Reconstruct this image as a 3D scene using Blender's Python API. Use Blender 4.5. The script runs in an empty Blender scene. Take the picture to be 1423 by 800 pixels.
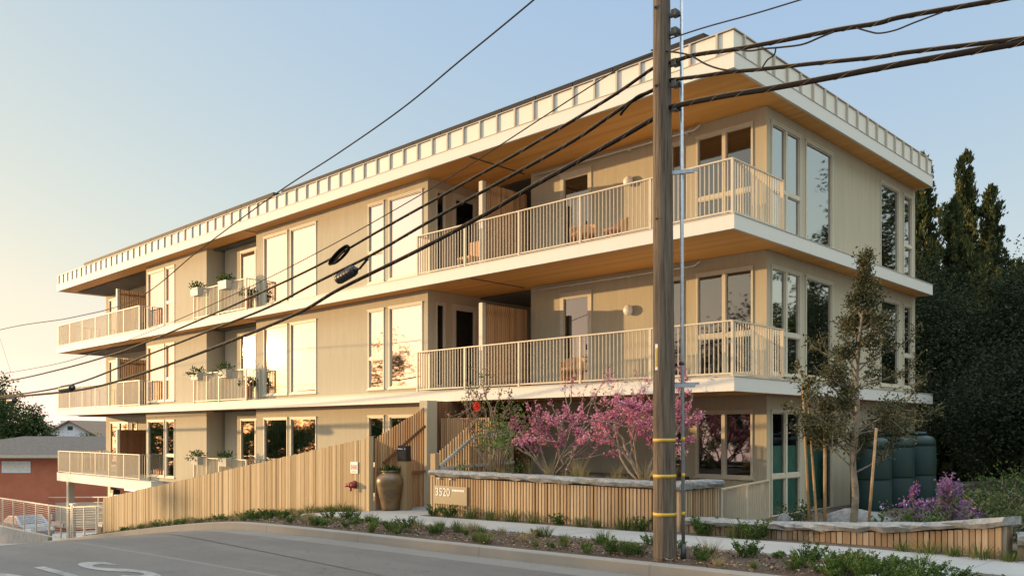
import bpy, math, random
from mathutils import Vector, Matrix
R = math.radians
rnd = random.Random(7)
sc = bpy.context.scene
col = sc.collection

# ------------------------------------------------------------------ helpers
class MB:
    """collects geometry for ONE mesh; every added piece carries a random value in the face attribute 'var'"""
    def __init__(s): s.v = []; s.f = []; s.a = []; s.sm = []
    def _add(s, vs, fs, var=None, smooth=False):
        o = len(s.v); s.v += [tuple(p) for p in vs]
        if var is None: var = rnd.random()
        for f in fs:
            s.f.append([i + o for i in f]); s.a.append(var); s.sm.append(smooth)
    def box(s, x0, x1, y0, y1, z0, z1, var=None):
        x0, x1 = min(x0, x1), max(x0, x1); y0, y1 = min(y0, y1), max(y0, y1); z0, z1 = min(z0, z1), max(z0, z1)
        s._add([(x0,y0,z0),(x1,y0,z0),(x1,y1,z0),(x0,y1,z0),(x0,y0,z1),(x1,y0,z1),(x1,y1,z1),(x0,y1,z1)],
               [(0,3,2,1),(4,5,6,7),(0,1,5,4),(1,2,6,5),(2,3,7,6),(3,0,4,7)], var)
        return s
    def hexa(s, lo, hi, var=None):
        """lo, hi: four points each, counter-clockwise seen from above"""
        s._add(list(lo) + list(hi), [(0,3,2,1),(4,5,6,7),(0,1,5,4),(1,2,6,5),(2,3,7,6),(3,0,4,7)], var); return s
    def bar(s, p, q, w, h, up=(0,0,1), var=None):
        p = Vector(p); q = Vector(q); d = (q - p).normalized(); u = Vector(up)
        sd = d.cross(u)
        if sd.length < 1e-4: sd = d.cross(Vector((0,1,0)))
        sd.normalize(); u = sd.cross(d).normalized(); a = sd * w / 2; b = u * h / 2
        s._add([p-a-b, p+a-b, p+a+b, p-a+b, q-a-b, q+a-b, q+a+b, q-a+b],
               [(0,3,2,1),(4,5,6,7),(0,1,5,4),(1,2,6,5),(2,3,7,6),(3,0,4,7)], var); return s
    def tube(s, pts, rad, n=8, var=None, caps=True, smooth=True):
        pts = [Vector(p) for p in pts]
        if not isinstance(rad, (list, tuple)): rad = [rad] * len(pts)
        vs = []; fs = []
        ref = None
        for i, p in enumerate(pts):
            d = (pts[min(i+1, len(pts)-1)] - pts[max(i-1, 0)])
            if d.length < 1e-6: d = Vector((0,0,1))
            d.normalize()
            if ref is None:
                ref = Vector((1,0,0)) if abs(d.x) < .8 else Vector((0,1,0))
            a = (ref - d * ref.dot(d)).normalized(); ref = a; b = d.cross(a)
            for k in range(n):
                t = 2 * math.pi * k / n
                vs.append(p + (a * math.cos(t) + b * math.sin(t)) * rad[i])
        for i in range(len(pts) - 1):
            for k in range(n):
                k2 = (k + 1) % n
                fs.append((i*n+k, i*n+k2, (i+1)*n+k2, (i+1)*n+k))
        if caps:
            fs.append(tuple(range(n-1, -1, -1))); fs.append(tuple((len(pts)-1)*n + k for k in range(n)))
        s._add(vs, fs, var, smooth); return s
    def lathe(s, c, prof, n=24, var=None):
        """prof: (radius, z) pairs round a vertical axis at c"""
        vs = []; fs = []
        for r, z in prof:
            for k in range(n):
                t = 2 * math.pi * k / n; vs.append((c[0] + r*math.cos(t), c[1] + r*math.sin(t), c[2] + z))
        for i in range(len(prof) - 1):
            for k in range(n):
                k2 = (k+1) % n; fs.append((i*n+k, i*n+k2, (i+1)*n+k2, (i+1)*n+k))
        fs.append(tuple(range(n-1, -1, -1))); fs.append(tuple((len(prof)-1)*n + k for k in range(n)))
        s._add(vs, fs, var, True); return s
    def blob(s, c, r, n=10, m=7, jit=.12, var=None):
        c = Vector(c); vs = []; fs = []
        if not isinstance(r, (tuple, list)): r = (r, r, r)
        for i in range(m + 1):
            ph = math.pi * i / m
            for k in range(n):
                t = 2*math.pi*k/n; j = 1 + rnd.uniform(-jit, jit)
                vs.append(c + Vector((r[0]*math.sin(ph)*math.cos(t)*j, r[1]*math.sin(ph)*math.sin(t)*j, r[2]*math.cos(ph)*(j if 0 < i < m else 1))))
        for i in range(m):
            for k in range(n):
                k2 = (k+1) % n; fs.append(((i+1)*n+k, (i+1)*n+k2, i*n+k2, i*n+k))
        s._add(vs, fs, var, True); return s
    def leaf(s, p, d, l, w, var=None):
        """a pointed leaf: two triangles folded a little along d"""
        p = Vector(p); d = Vector(d).normalized()
        r = Vector((rnd.gauss(0,1), rnd.gauss(0,1), rnd.gauss(0,1)))
        sd = d.cross(r)
        if sd.length < 1e-4: sd = Vector((1,0,0))
        sd.normalize(); nn = sd.cross(d)
        m = p + d * l * .5
        s._add([p, m + sd*w/2 + nn*w*.15, p + d*l, m - sd*w/2 + nn*w*.15], [(0,1,2),(0,2,3)], var); return s
    def build(s, name, mat, parent=None, origin=None):
        me = bpy.data.meshes.new(name)
        off = Vector(origin) if origin is not None else Vector((0,0,0))
        if parent is not None:
            off = Vector(parent['_o']) if '_o' in parent else Vector((0,0,0))
        vs = [(v[0]-off.x, v[1]-off.y, v[2]-off.z) for v in s.v]
        me.from_pydata(vs, [], s.f); me.validate()
        if len(me.polygons) == len(s.a):
            at = me.attributes.new('var', 'FLOAT', 'FACE'); at.data.foreach_set('value', s.a)
            me.polygons.foreach_set('use_smooth', s.sm)
        me.materials.append(mat); me.update()
        o = bpy.data.objects.new(name, me); col.objects.link(o)
        if parent is not None:
            o.parent = parent; o['_o'] = tuple(off)
        else:
            o.location = off; o['_o'] = tuple(off)
        return o

def tag(o, label=None, cat=None, group=None, kind=None):
    if label: o['label'] = label
    if cat: o['category'] = cat
    if group: o['group'] = group
    if kind: o['kind'] = kind
    return o
def thing(name, label, cat, loc, group=None):
    o = bpy.data.objects.new(name, None); col.objects.link(o); o.location = loc; o['_o'] = tuple(loc)
    o.empty_display_size = .2
    return tag(o, label, cat, group)
def dup(root, loc, rz=0., scale=1., label=None, group=None):
    r = root.copy(); col.objects.link(r); r.location = loc; r.rotation_euler = (0, 0, rz); r.scale = (scale,)*3
    r['_o'] = tuple(loc)
    if label: r['label'] = label
    if group: r['group'] = group
    for ch in list(root.children):
        c = ch.copy(); col.objects.link(c); c.parent = r
        for g in list(ch.children):
            d = g.copy(); col.objects.link(d); d.parent = c
    return r

# ------------------------------------------------------------------ materials
def mat(name):
    m = bpy.data.materials.new(name); m.use_nodes = True
    nt = m.node_tree; b = nt.nodes['Principled BSDF']
    return m, nt, b
def N(nt, t, **k):
    n = nt.nodes.new(t)
    for a, v in k.items(): setattr(n, a, v)
    return n
def coords(nt, scale=(1,1,1), world=False):
    mp = N(nt, 'ShaderNodeMapping'); mp.inputs['Scale'].default_value = scale
    if world:
        g = N(nt, 'ShaderNodeNewGeometry'); nt.links.new(g.outputs['Position'], mp.inputs['Vector'])
    else:
        t = N(nt, 'ShaderNodeTexCoord'); nt.links.new(t.outputs['Object'], mp.inputs['Vector'])
    return mp.outputs[0]
def noise(nt, vec, scale, detail=5, rough=.6):
    n = N(nt, 'ShaderNodeTexNoise'); n.inputs['Scale'].default_value = scale
    n.inputs['Detail'].default_value = detail; n.inputs['Roughness'].default_value = rough
    nt.links.new(vec, n.inputs['Vector']); return n.outputs['Fac']
def ramp(nt, fac, stops):
    r = N(nt, 'ShaderNodeValToRGB'); e = r.color_ramp.elements
    while len(e) < len(stops): e.new(.5)
    for i, (p, c) in enumerate(stops):
        e[i].position = p; e[i].color = (*c, 1)
    nt.links.new(fac, r.inputs['Fac']); return r.outputs['Color']
def mixc(nt, fac, a, b, mode='MIX'):
    m = N(nt, 'ShaderNodeMix', data_type='RGBA', blend_type=mode)
    for key, v in ((0, fac), (6, a), (7, b)):
        if hasattr(v, 'is_linked') or hasattr(v, 'links'): nt.links.new(v, m.inputs[key])
        elif key == 0: m.inputs[0].default_value = v
        else: m.inputs[key].default_value = (*v, 1)
    return m.outputs[2]
def bump(nt, b, h, strength=.3, dist=.02):
    n = N(nt, 'ShaderNodeBump'); n.inputs['Strength'].default_value = strength; n.inputs['Distance'].default_value = dist
    nt.links.new(h, n.inputs['Height']); nt.links.new(n.outputs[0], b.inputs['Normal']); return n
def mathn(nt, op, a, bv=None):
    n = N(nt, 'ShaderNodeMath', operation=op)
    for i, v in enumerate((a, bv)):
        if v is None: continue
        if isinstance(v, (int, float)): n.inputs[i].default_value = v
        else: nt.links.new(v, n.inputs[i])
    return n.outputs[0]
def varattr(nt):
    a = N(nt, 'ShaderNodeAttribute', attribute_name='var'); return a.outputs['Fac']

def plain(name, c, rough=.6, metal=0., amp=.12, scale=6., spec=.5, bmp=0.):
    m, nt, b = mat(name); v = coords(nt)
    n = noise(nt, v, scale)
    lo = tuple(x*(1-amp) for x in c); hi = tuple(min(1, x*(1+amp)) for x in c)
    nt.links.new(ramp(nt, n, [(.3, lo), (.7, hi)]), b.inputs['Base Color'])
    b.inputs['Roughness'].default_value = rough; b.inputs['Metallic'].default_value = metal
    b.inputs['Specular IOR Level'].default_value = spec
    if bmp: bump(nt, b, noise(nt, v, scale*8), bmp, .01)
    return m
def siding(name, c, axis):
    """painted boards with vertical grooves about 0.2 m apart"""
    m, nt, b = mat(name); v = coords(nt)
    sx = N(nt, 'ShaderNodeSeparateXYZ'); nt.links.new(v, sx.inputs[0])
    u = sx.outputs[axis]
    fr = mathn(nt, 'FRACT', mathn(nt, 'MULTIPLY', u, 1/.203))
    gr = mathn(nt, 'GREATER_THAN', fr, .07)
    cell = mathn(nt, 'FLOOR', mathn(nt, 'MULTIPLY', u, 1/.203))
    wn = N(nt, 'ShaderNodeTexWhiteNoise', noise_dimensions='1D'); nt.links.new(cell, wn.inputs['W'])
    sc_ = coords(nt, (14, 14, .7))
    n = noise(nt, sc_, 2.2, 6)
    base = ramp(nt, n, [(.25, tuple(x*.9 for x in c)), (.75, tuple(x*1.07 for x in c))])
    base = mixc(nt, mathn(nt, 'MULTIPLY', wn.outputs['Value'], .13), base, tuple(x*.72 for x in c))
    st = noise(nt, coords(nt, (3.2, 3.2, .22)), 1.7, 6, .7)
    base = mixc(nt, mathn(nt, 'MULTIPLY', ramp(nt, st, [(.5, (0,0,0)), (.8, (1,1,1))]), .30), base, tuple(x*.6 for x in c))
    nt.links.new(base, b.inputs['Base Color']); b.inputs['Roughness'].default_value = .72
    b.inputs['Specular IOR Level'].default_value = .3
    h = mathn(nt, 'ADD', gr, mathn(nt, 'MULTIPLY', n, .18))
    bump(nt, b, h, .55, .012)
    return m
def timber(name, cols, rough=.65, vert=True, groove=None):
    """boards whose colour differs board by board (face attribute) with grain along their length"""
    m, nt, b = mat(name)
    v = coords(nt, (30, 30, 1.6) if vert else (1.2, 30, 30))
    n = noise(nt, v, 1.5, 6, .65)
    a = varattr(nt)
    base = ramp(nt, a, [(0, cols[0]), (.5, cols[1]), (1, cols[2])])
    base = mixc(nt, mathn(nt, 'MULTIPLY', n, .75), base, tuple(x*.45 for x in cols[0]), 'MIX')
    v2 = coords(nt); n2 = noise(nt, v2, .9, 3)
    base = mixc(nt, mathn(nt, 'MULTIPLY', n2, .25), base, (.20, .17, .13))
    nt.links.new(base, b.inputs['Base Color']); b.inputs['Roughness'].default_value = rough
    b.inputs['Specular IOR Level'].default_value = .3
    bump(nt, b, n, .25, .004)
    return m
def soffit_mat(name):
    m, nt, b = mat(name); v = coords(nt)
    sx = N(nt, 'ShaderNodeSeparateXYZ'); nt.links.new(v, sx.inputs[0])
    y = mathn(nt, 'MULTIPLY', sx.outputs[1], 1/.14)
    cell = mathn(nt, 'FLOOR', y); fr = mathn(nt, 'FRACT', y)
    wn = N(nt, 'ShaderNodeTexWhiteNoise', noise_dimensions='1D'); nt.links.new(cell, wn.inputs['W'])
    n = noise(nt, coords(nt, (1.2, 26, 10)), 1.4, 5)
    base = ramp(nt, wn.outputs['Value'], [(0, (.72, .32, .068)), (.5, (.80, .385, .088)), (1, (.86, .44, .115))])
    base = mixc(nt, mathn(nt, 'MULTIPLY', n, .5), base, (.55, .21, .042))
    nt.links.new(base, b.inputs['Base Color']); b.inputs['Roughness'].default_value = .55
    bump(nt, b, mathn(nt, 'GREATER_THAN', fr, .06), .4, .006)
    return m
def leaf_mat(name, stops, trans=.25):
    m, nt, b = mat(name)
    c = ramp(nt, varattr(nt), stops)
    nt.links.new(c, b.inputs['Base Color']); b.inputs['Roughness'].default_value = .8
    b.inputs['Specular IOR Level'].default_value = .12
    tr = N(nt, 'ShaderNodeBsdfTranslucent'); nt.links.new(c, tr.inputs['Color'])
    mx = N(nt, 'ShaderNodeMixShader'); mx.inputs[0].default_value = trans
    out = nt.nodes['Material Output']
    nt.links.new(b.outputs[0], mx.inputs[1]); nt.links.new(tr.outputs[0], mx.inputs[2]); nt.links.new(mx.outputs[0], out.inputs['Surface'])
    return m
def glass_mat(name, tint=(.5, .54, .52), ior=14., wob=.02):
    m, nt, b = mat(name); nt.nodes.remove(b)
    out = nt.nodes['Material Output']
    fr = N(nt, 'ShaderNodeFresnel'); fr.inputs['IOR'].default_value = ior
    gl = N(nt, 'ShaderNodeBsdfGlossy'); gl.inputs['Roughness'].default_value = .025; gl.inputs['Color'].default_value = (.93, .95, .95, 1)
    tr = N(nt, 'ShaderNodeBsdfTransparent'); tr.inputs['Color'].default_value = (*tint, 1)
    mx = N(nt, 'ShaderNodeMixShader')
    nt.links.new(fr.outputs[0], mx.inputs[0]); nt.links.new(tr.outputs[0], mx.inputs[1]); nt.links.new(gl.outputs[0], mx.inputs[2])
    nt.links.new(mx.outputs[0], out.inputs['Surface'])
    bn = N(nt, 'ShaderNodeBump'); bn.inputs['Strength'].default_value = wob; bn.inputs['Distance'].default_value = .05
    nt.links.new(noise(nt, coords(nt), 1.1, 2), bn.inputs['Height']); nt.links.new(bn.outputs[0], gl.inputs['Normal'])
    return m

WALLC = (.47, .41, .285)
M = {}
M['siding_x'] = siding('painted_siding', WALLC, 0)
M['siding_y'] = siding('painted_siding_side', WALLC, 1)
M['trim'] = plain('window_trim_paint', (.55, .49, .37), .5, amp=.05)
def streaked(name, c, rough=.55):
    m, nt, b = mat(name)
    n = noise(nt, coords(nt, (5, 5, .35)), 2.2, 6, .7); n2 = noise(nt, coords(nt), .5, 4)
    a = mixc(nt, mathn(nt, 'MULTIPLY', ramp(nt, n, [(.52, (0,0,0)), (.85, (1,1,1))]), .22), c, tuple(x*.62 for x in c))
    a = mixc(nt, mathn(nt, 'MULTIPLY', n2, .16), a, tuple(x*.72 for x in c))
    nt.links.new(a, b.inputs['Base Color']); b.inputs['Roughness'].default_value = rough; b.inputs['Specular IOR Level'].default_value = .3; return m
M['white'] = streaked('fascia_paint', (.69, .655, .575))
def parapet_mat():
    m, nt, b = mat('parapet_metal'); nt.links.new(ramp(nt, varattr(nt), [(.2, (.46, .40, .31)), (.8, (.70, .645, .54))]), b.inputs['Base Color']); b.inputs['Roughness'].default_value = .5; return m  # ribs darker than panels: shading of the seam sides put into the colour
M['parapet'] = parapet_mat()
M['seam'] = plain('standing_seam', (.44, .40, .34), .45, amp=.04)
M['dark_roof'] = plain('dark_panel', (.018, .018, .02), .6, spec=.2)
M['soffit'] = soffit_mat('cedar_soffit')
M['joint'] = plain('dark_joint', (.05, .035, .025), .7)
M['rail'] = plain('railing_paint', (.56, .475, .345), .45, amp=.05)
M['screen'] = timber('screen_timber', [(.38, .19, .08), (.56, .31, .135), (.70, .45, .22)])
M['brown_screen'] = timber('stained_timber', [(.20, .085, .03), (.26, .11, .04), (.32, .14, .055)])
M['fence'] = timber('fence_timber', [(.31, .185, .08), (.57, .40, .20), (.74, .57, .33)])
M['slat'] = timber('slat_timber', [(.34, .19, .085), (.56, .37, .19), (.70, .53, .33)])
M['slat_grey'] = timber('weathered_slats', [(.26, .16, .085), (.38, .26, .155), (.56, .45, .32)])
M['glass_low'] = glass_mat('window_glass_clear', tint=(.75, .8, .78), ior=1.9)
M['glass_dark'] = glass_mat('balcony_glass', tint=(.42, .44, .43), ior=2.7)
M['glass_ground'] = glass_mat('ground_floor_glass', tint=(.6, .63, .6), ior=4.5)
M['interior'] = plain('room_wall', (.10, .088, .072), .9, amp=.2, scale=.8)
M['blind'] = plain('roller_blind', (.60, .56, .48), .8)
M['teal'] = plain('teal_reflection', (.34, .66, .58), .7)
M['curtain'] = plain('pale_curtain', (.55, .52, .30), .85, amp=.25, scale=9)
M['glass'] = glass_mat('window_glass')
M['glass_side'] = glass_mat('window_glass_side', ior=7.)
M['lamp'] = plain('lamp_glass', (.8, .76, .66), .35)
M['grey_metal'] = plain('galvanised_metal', (.42, .44, .47), .38, metal=.75, amp=.15, scale=20)
M['dark_metal'] = plain('dark_metal', (.035, .035, .035), .45)
M['concrete'] = plain('concrete', (.32, .30, .27), .85, amp=.16, scale=3, bmp=.2)
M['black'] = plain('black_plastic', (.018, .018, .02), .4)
M['red'] = plain('red_paint', (.22, .022, .02), .45)
M['sign_white'] = plain('sign_white', (.8, .78, .74), .5, amp=.03)
M['digit'] = plain('pale_digits', (.62, .58, .5), .5)
M['sign_red'] = plain('sign_red', (.6, .03, .03), .5)
M['plaque'] = plain('bronze_plaque', (.24, .19, .105), .5, amp=.06)
M['clay'] = plain('glazed_clay', (.14, .085, .035), .4, amp=.45, scale=4)
M['terracotta'] = plain('terracotta', (.50, .22, .09), .6)
M['chairwood'] = plain('orange_timber', (.62, .32, .12), .5)
M['tank'] = plain('tank_plastic', (.008, .026, .022), .5, amp=.15, scale=2, spec=.3)
M['yellow'] = plain('yellow_band', (.50, .31, .03), .5)
M['planter'] = plain('planter_metal', (.45, .42, .34), .5)
M['soil'] = plain('soil', (.085, .062, .042), .95, amp=.4, scale=8, bmp=.5)
M['bark'] = plain('bark', (.22, .17, .12), .85, amp=.35, scale=14, bmp=.4)
M['palebark'] = plain('pale_bark', (.42, .35, .27), .8, amp=.35, scale=12, bmp=.3)
M['oakbark'] = plain('oak_bark', (.22, .175, .125), .8, amp=.4, scale=10, bmp=.3)
M['stake'] = plain('stake_wood', (.42, .26, .12), .7, amp=.25, scale=9)
M['stucco_red'] = plain('red_stucco', (.40, .125, .065), .9, amp=.12, scale=1.2, bmp=.2)
M['white_wall'] = plain('white_boards', (.62, .64, .68), .7)
M['tan_wall'] = plain('tan_stucco', (.45, .38, .28), .85)
M['shingle'] = plain('roof_shingle', (.10, .080, .066), .9, amp=.25, scale=5, bmp=.3)
M['brown_shingle'] = plain('brown_shingle', (.17, .11, .07), .9, amp=.25, scale=5)
M['pane_dark'] = plain('dark_pane', (.05, .055, .06), .1, amp=.2, spec=.8)
M['car'] = plain('silver_paint', (.20, .20, .205), .25, metal=.4)
M['tyre'] = plain('rubber', (.02, .02, .02), .8)
M['cable'] = plain('cable_sheath', (.011, .0095, .0085), .75, amp=.3, scale=12, spec=.12)
M['thin'] = plain('wire', (.025, .022, .02), .7, spec=.2)
M['lash'] = plain('lashing_wire', (.17, .14, .10), .5, spec=.4)

def pole_mat():
    m, nt, b = mat('weathered_pole')
    n = noise(nt, coords(nt, (22, 22, .8)), 1.6, 8, .72)
    n2 = noise(nt, coords(nt), 1.1, 4)
    c = ramp(nt, n, [(.36, (.022, .015, .010)), (.5, (.11, .080, .053)), (.70, (.20, .155, .108))])
    c = mixc(nt, mathn(nt, 'MULTIPLY', n2, .35), c, (.17, .13, .09))
    nt.links.new(c, b.inputs['Base Color']); b.inputs['Roughness'].default_value = .88
    bump(nt, b, n, .8, .02); return m
M['pole'] = pole_mat()
def stone_mat():
    m, nt, b = mat('granite')
    v = coords(nt); n = noise(nt, v, 9, 8, .75); n2 = noise(nt, v, 46, 4, .7)
    c = ramp(nt, n, [(.30, (.10, .10, .10)), (.48, (.255, .25, .235)), (.70, (.43, .41, .37))])
    c = mixc(nt, mathn(nt, 'MULTIPLY', n2, .5), c, (.14, .145, .15))
    nt.links.new(c, b.inputs['Base Color']); b.inputs['Roughness'].default_value = .85
    bump(nt, b, n, .9, .03); return m
M['stone'] = stone_mat()
def road_mat():
    m, nt, b = mat('street_concrete')
    v = coords(nt); n = noise(nt, v, .55, 6, .65); n2 = noise(nt, v, 60, 3, .8); n3 = noise(nt, coords(nt, (.12, 1.6, 1)), 1.3, 4)
    c = ramp(nt, n, [(.28, (.088, .078, .070)), (.72, (.150, .134, .120))])
    c = mixc(nt, ramp(nt, n2, [(.35, (0,0,0)), (.65, (.8,.8,.8))]), c, (.058, .052, .047))
    n5 = noise(nt, v, 130, 2, .5); c = mixc(nt, ramp(nt, n5, [(.62, (0,0,0)), (.7, (.6,.6,.6))]), c, (.30, .28, .25))
    c = mixc(nt, mathn(nt, 'MULTIPLY', ramp(nt, n3, [(.4, (0,0,0)), (.7, (1,1,1))]), .45), c, (.058, .052, .047))
    n4 = noise(nt, v, 1.7, 3); c = mixc(nt, mathn(nt, 'MULTIPLY', ramp(nt, n4, [(.66, (0,0,0)), (.72, (1,1,1))]), .4), c, (.05, .046, .042))
    # cracks
    vo = N(nt, 'ShaderNodeTexVoronoi', feature='DISTANCE_TO_EDGE'); vo.inputs['Scale'].default_value = .28
    wv = N(nt, 'ShaderNodeVectorMath', operation='ADD'); nz = N(nt, 'ShaderNodeTexNoise'); nz.inputs['Scale'].default_value = 1.3
    nt.links.new(v, nz.inputs['Vector']); nt.links.new(v, wv.inputs[0]); nt.links.new(nz.outputs['Color'], wv.inputs[1]); nt.links.new(wv.outputs[0], vo.inputs['Vector'])
    ck = mathn(nt, 'LESS_THAN', vo.outputs['Distance'], .0022)
    c = mixc(nt, mathn(nt, 'MULTIPLY', ck, .65), c, (.05, .047, .043))
    nt.links.new(c, b.inputs['Base Color']); b.inputs['Roughness'].default_value = .82
    bump(nt, b, n2, .25, .006); return m
M['road'] = road_mat()
def walk_mat(name, c0, joint=1.5):
    m, nt, b = mat(name)
    v = coords(nt); n = noise(nt, v, 1.2, 6, .65); n2 = noise(nt, v, 50, 3)
    sx = N(nt, 'ShaderNodeSeparateXYZ'); nt.links.new(v, sx.inputs[0])
    fr = mathn(nt, 'FRACT', mathn(nt, 'MULTIPLY', sx.outputs[0], 1/joint))
    j = mathn(nt, 'LESS_THAN', fr, .012)
    c = ramp(nt, n, [(.3, tuple(x*.86 for x in c0)), (.7, tuple(x*1.1 for x in c0))])
    c = mixc(nt, mathn(nt, 'MULTIPLY', n2, .25), c, tuple(x*.6 for x in c0))
    c = mixc(nt, mathn(nt, 'MULTIPLY', j, .6), c, (.13, .12, .11))
    nt.links.new(c, b.inputs['Base Color']); b.inputs['Roughness'].default_value = .85
    bump(nt, b, n2, .15, .004); return m
M['walk'] = walk_mat('sidewalk_concrete', (.30, .29, .27))
M['kerb'] = walk_mat('kerb_concrete', (.205, .19, .165), 3.05)
M['gutter'] = walk_mat('gutter_concrete', (.15, .137, .12), 3.05)
def mulch_mat():
    m, nt, b = mat('mulch')
    v = coords(nt); n = noise(nt, v, 22, 6, .75); n2 = noise(nt, v, 1.3, 3)
    c = ramp(nt, n, [(.3, (.026, .016, .010)), (.55, (.08, .048, .03)), (.8, (.17, .115, .075))])
    c = mixc(nt, mathn(nt, 'MULTIPLY', n2, .4), c, (.085, .06, .04))
    nt.links.new(c, b.inputs['Base Color']); b.inputs['Roughness'].default_value = .95
    bump(nt, b, n, 1., .04); return m
M['mulch'] = mulch_mat()
def ground_mat():
    m, nt, b = mat('dry_ground')
    v = coords(nt); n = noise(nt, v, .35, 6, .6); n2 = noise(nt, v, 7, 5)
    c = ramp(nt, n, [(.35, (.13, .115, .08)), (.6, (.20, .18, .14)), (.75, (.10, .11, .05))])
    c = mixc(nt, mathn(nt, 'MULTIPLY', n2, .4), c, (.09, .08, .055))
    nt.links.new(c, b.inputs['Base Color']); b.inputs['Roughness'].default_value = .95
    bump(nt, b, n2, .4, .05); return m
M['ground'] = ground_mat()
def road_paint():
    m, nt, b = mat('road_paint'); v = coords(nt); n = noise(nt, v, 16, 6, .75); n2 = noise(nt, v, 2.2, 3)
    c = mixc(nt, ramp(nt, mathn(nt, 'ADD', n, mathn(nt, 'MULTIPLY', n2, .5)), [(.72, (0,0,0)), (.86, (.75,.75,.75))]), (.235, .226, .212), (.10, .092, .085))
    nt.links.new(c, b.inputs['Base Color']); b.inputs['Roughness'].default_value = .75; return m
M['paint'] = road_paint()
M['chip'] = leaf_mat('wood_chips', [(0, (.06, .036, .02)), (.6, (.16, .10, .06)), (1, (.38, .29, .2))], 0)
M['cypress'] = leaf_mat('cypress_leaf', [(0, (.022, .034, .014)), (.5, (.06, .075, .026)), (1, (.19, .175, .06))], .15)
M['evergreen'] = leaf_mat('evergreen_leaf', [(0, (.016, .024, .012)), (.6, (.034, .046, .022)), (1, (.07, .08, .035))], .15)
M['oak'] = leaf_mat('oak_leaf', [(0, (.035, .042, .022)), (.5, (.075, .08, .036)), (1, (.20, .17, .075))], .2)
M['olive'] = leaf_mat('broad_leaf', [(0, (.028, .048, .016)), (.6, (.065, .095, .03)), (1, (.13, .155, .05))], .3)
M['shrub'] = leaf_mat('shrub_leaf', [(0, (.045, .09, .02)), (.6, (.10, .16, .035)), (1, (.20, .26, .07))], .3)
M['grass'] = leaf_mat('grass_blade', [(0, (.045, .075, .018)), (.6, (.10, .13, .035)), (1, (.22, .22, .075))], .3)
M['dry'] = leaf_mat('dry_blade', [(0, (.16, .12, .06)), (.6, (.30, .24, .12)), (1, (.45, .38, .20))], .3)
M['herb'] = leaf_mat('herb_leaf', [(0, (.022, .048, .012)), (.6, (.045, .085, .02)), (1, (.095, .14, .035))], .3)
M['leafy'] = leaf_mat('leafy_leaf', [(0, (.035, .065, .016)), (.6, (.07, .12, .028)), (1, (.13, .18, .05))], .3)
M['redbud'] = leaf_mat('redbud_blossom', [(0, (.38, .10, .17)), (.5, (.63, .22, .31)), (1, (.80, .45, .50))], .3)
M['purple'] = leaf_mat('purple_blossom', [(0, (.20, .085, .22)), (.5, (.34, .16, .36)), (1, (.50, .28, .50))], .3)
M['pinkbud'] = leaf_mat('pale_bud', [(0, (.34, .12, .14)), (.5, (.48, .22, .22)), (1, (.58, .36, .30))], .3)
M['red_flower'] = leaf_mat('red_flower', [(0, (.62, .04, .02)), (1, (.85, .14, .08))], .3)
M['white_flower'] = leaf_mat('white_flower', [(0, (.6, .6, .58)), (1, (.8, .8, .78))], .2)

# ------------------------------------------------------------------ terrain (z = 0 is the photographer's eye level)
KN = [(-400,-26.),(-150,-12.5),(-80,-8.2),(-60,-6.7),(-45,-5.35),(-36,-4.36),(-32.6,-3.94),(-26,-3.05),(-21.35,-2.43),(-18,-2.03),(-16.3,-1.89),(-14,-1.82),(-8.3,-1.69),(-4,-1.60),(0,-1.57),(6,-1.62),(20,-2.2),(60,-4.),(400,-12.)]
def G(x):
    n = len(KN)
    if x <= KN[0][0]: return KN[0][1]
    if x >= KN[-1][0]: return KN[-1][1]
    for i in range(n - 1):
        if KN[i][0] <= x <= KN[i+1][0]: break
    def sl(k):
        if k == 0: return (KN[1][1]-KN[0][1])/(KN[1][0]-KN[0][0])
        if k == n-1: return (KN[-1][1]-KN[-2][1])/(KN[-1][0]-KN[-2][0])
        a = (KN[k][1]-KN[k-1][1])/(KN[k][0]-KN[k-1][0]); b = (KN[k+1][1]-KN[k][1])/(KN[k+1][0]-KN[k][0])
        return 0 if a*b <= 0 else 2*a*b/(a+b)
    x0, z0 = KN[i]; x1, z1 = KN[i+1]; h = x1-x0; t = (x-x0)/h
    return (2*t**3-3*t**2+1)*z0 + (t**3-2*t**2+t)*h*sl(i) + (-2*t**3+3*t**2)*z1 + (t**3-t**2)*h*sl(i+1)
def xs_range(x0, x1):
    out = [x0]; x = x0
    while x < x1 - 1e-6:
        st = .5 if -45 < x < 8 else (3 if -120 < x < 40 else 25)
        x = min(x1, x + st); out.append(x)
    return out
def strip(name, x0, x1, prof, m, kind='structure'):
    """a sheet that follows the hillside; prof: (y or a function of x, height above G) across it"""
    mb = MB(); xs = xs_range(x0, x1); vs = []; fs = []; k = len(prof)
    for x in xs:
        for y, dz in prof:
            vs.append((x, y(x) if callable(y) else y, G(x) + dz))
    for i in range(len(xs) - 1):
        for j in range(k - 1):
            fs.append((i*k+j, (i+1)*k+j, (i+1)*k+j+1, i*k+j+1))
    mb._add(vs, fs, .5)
    o = mb.build(name, m); o['kind'] = kind; return o
strip('ground', -400, 400, [(-420,-.6),(-120,-.5),(-40,-.3),(-9.5,-.26),(12.3,-.24),(45,-.24),(120,-.4),(420,-.6)], M['ground'])
strip('road', -120, 60, [(-4.0,-.16),(2.0,-.10),(8.32,-.155)], M['road'])
strip('gutter', -32, 60, [(8.2,-.152),(8.72,-.146)], M['gutter'])
strip('kerb', -32, 60, [(8.70,-.2),(8.72,-.018),(8.735,-.004),(8.87,0),(8.87,-.2)], M['kerb'])
strip('kerb', -120, 60, [(-4.2,-.2),(-4.2,0),(-4.03,0),(-4.0,-.2)], M['kerb'])
strip('planting_strip', -32, 40, [(8.86,-.05),(9.4,.012),(10.0,.015),(10.42,-.012)], M['mulch'])
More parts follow.
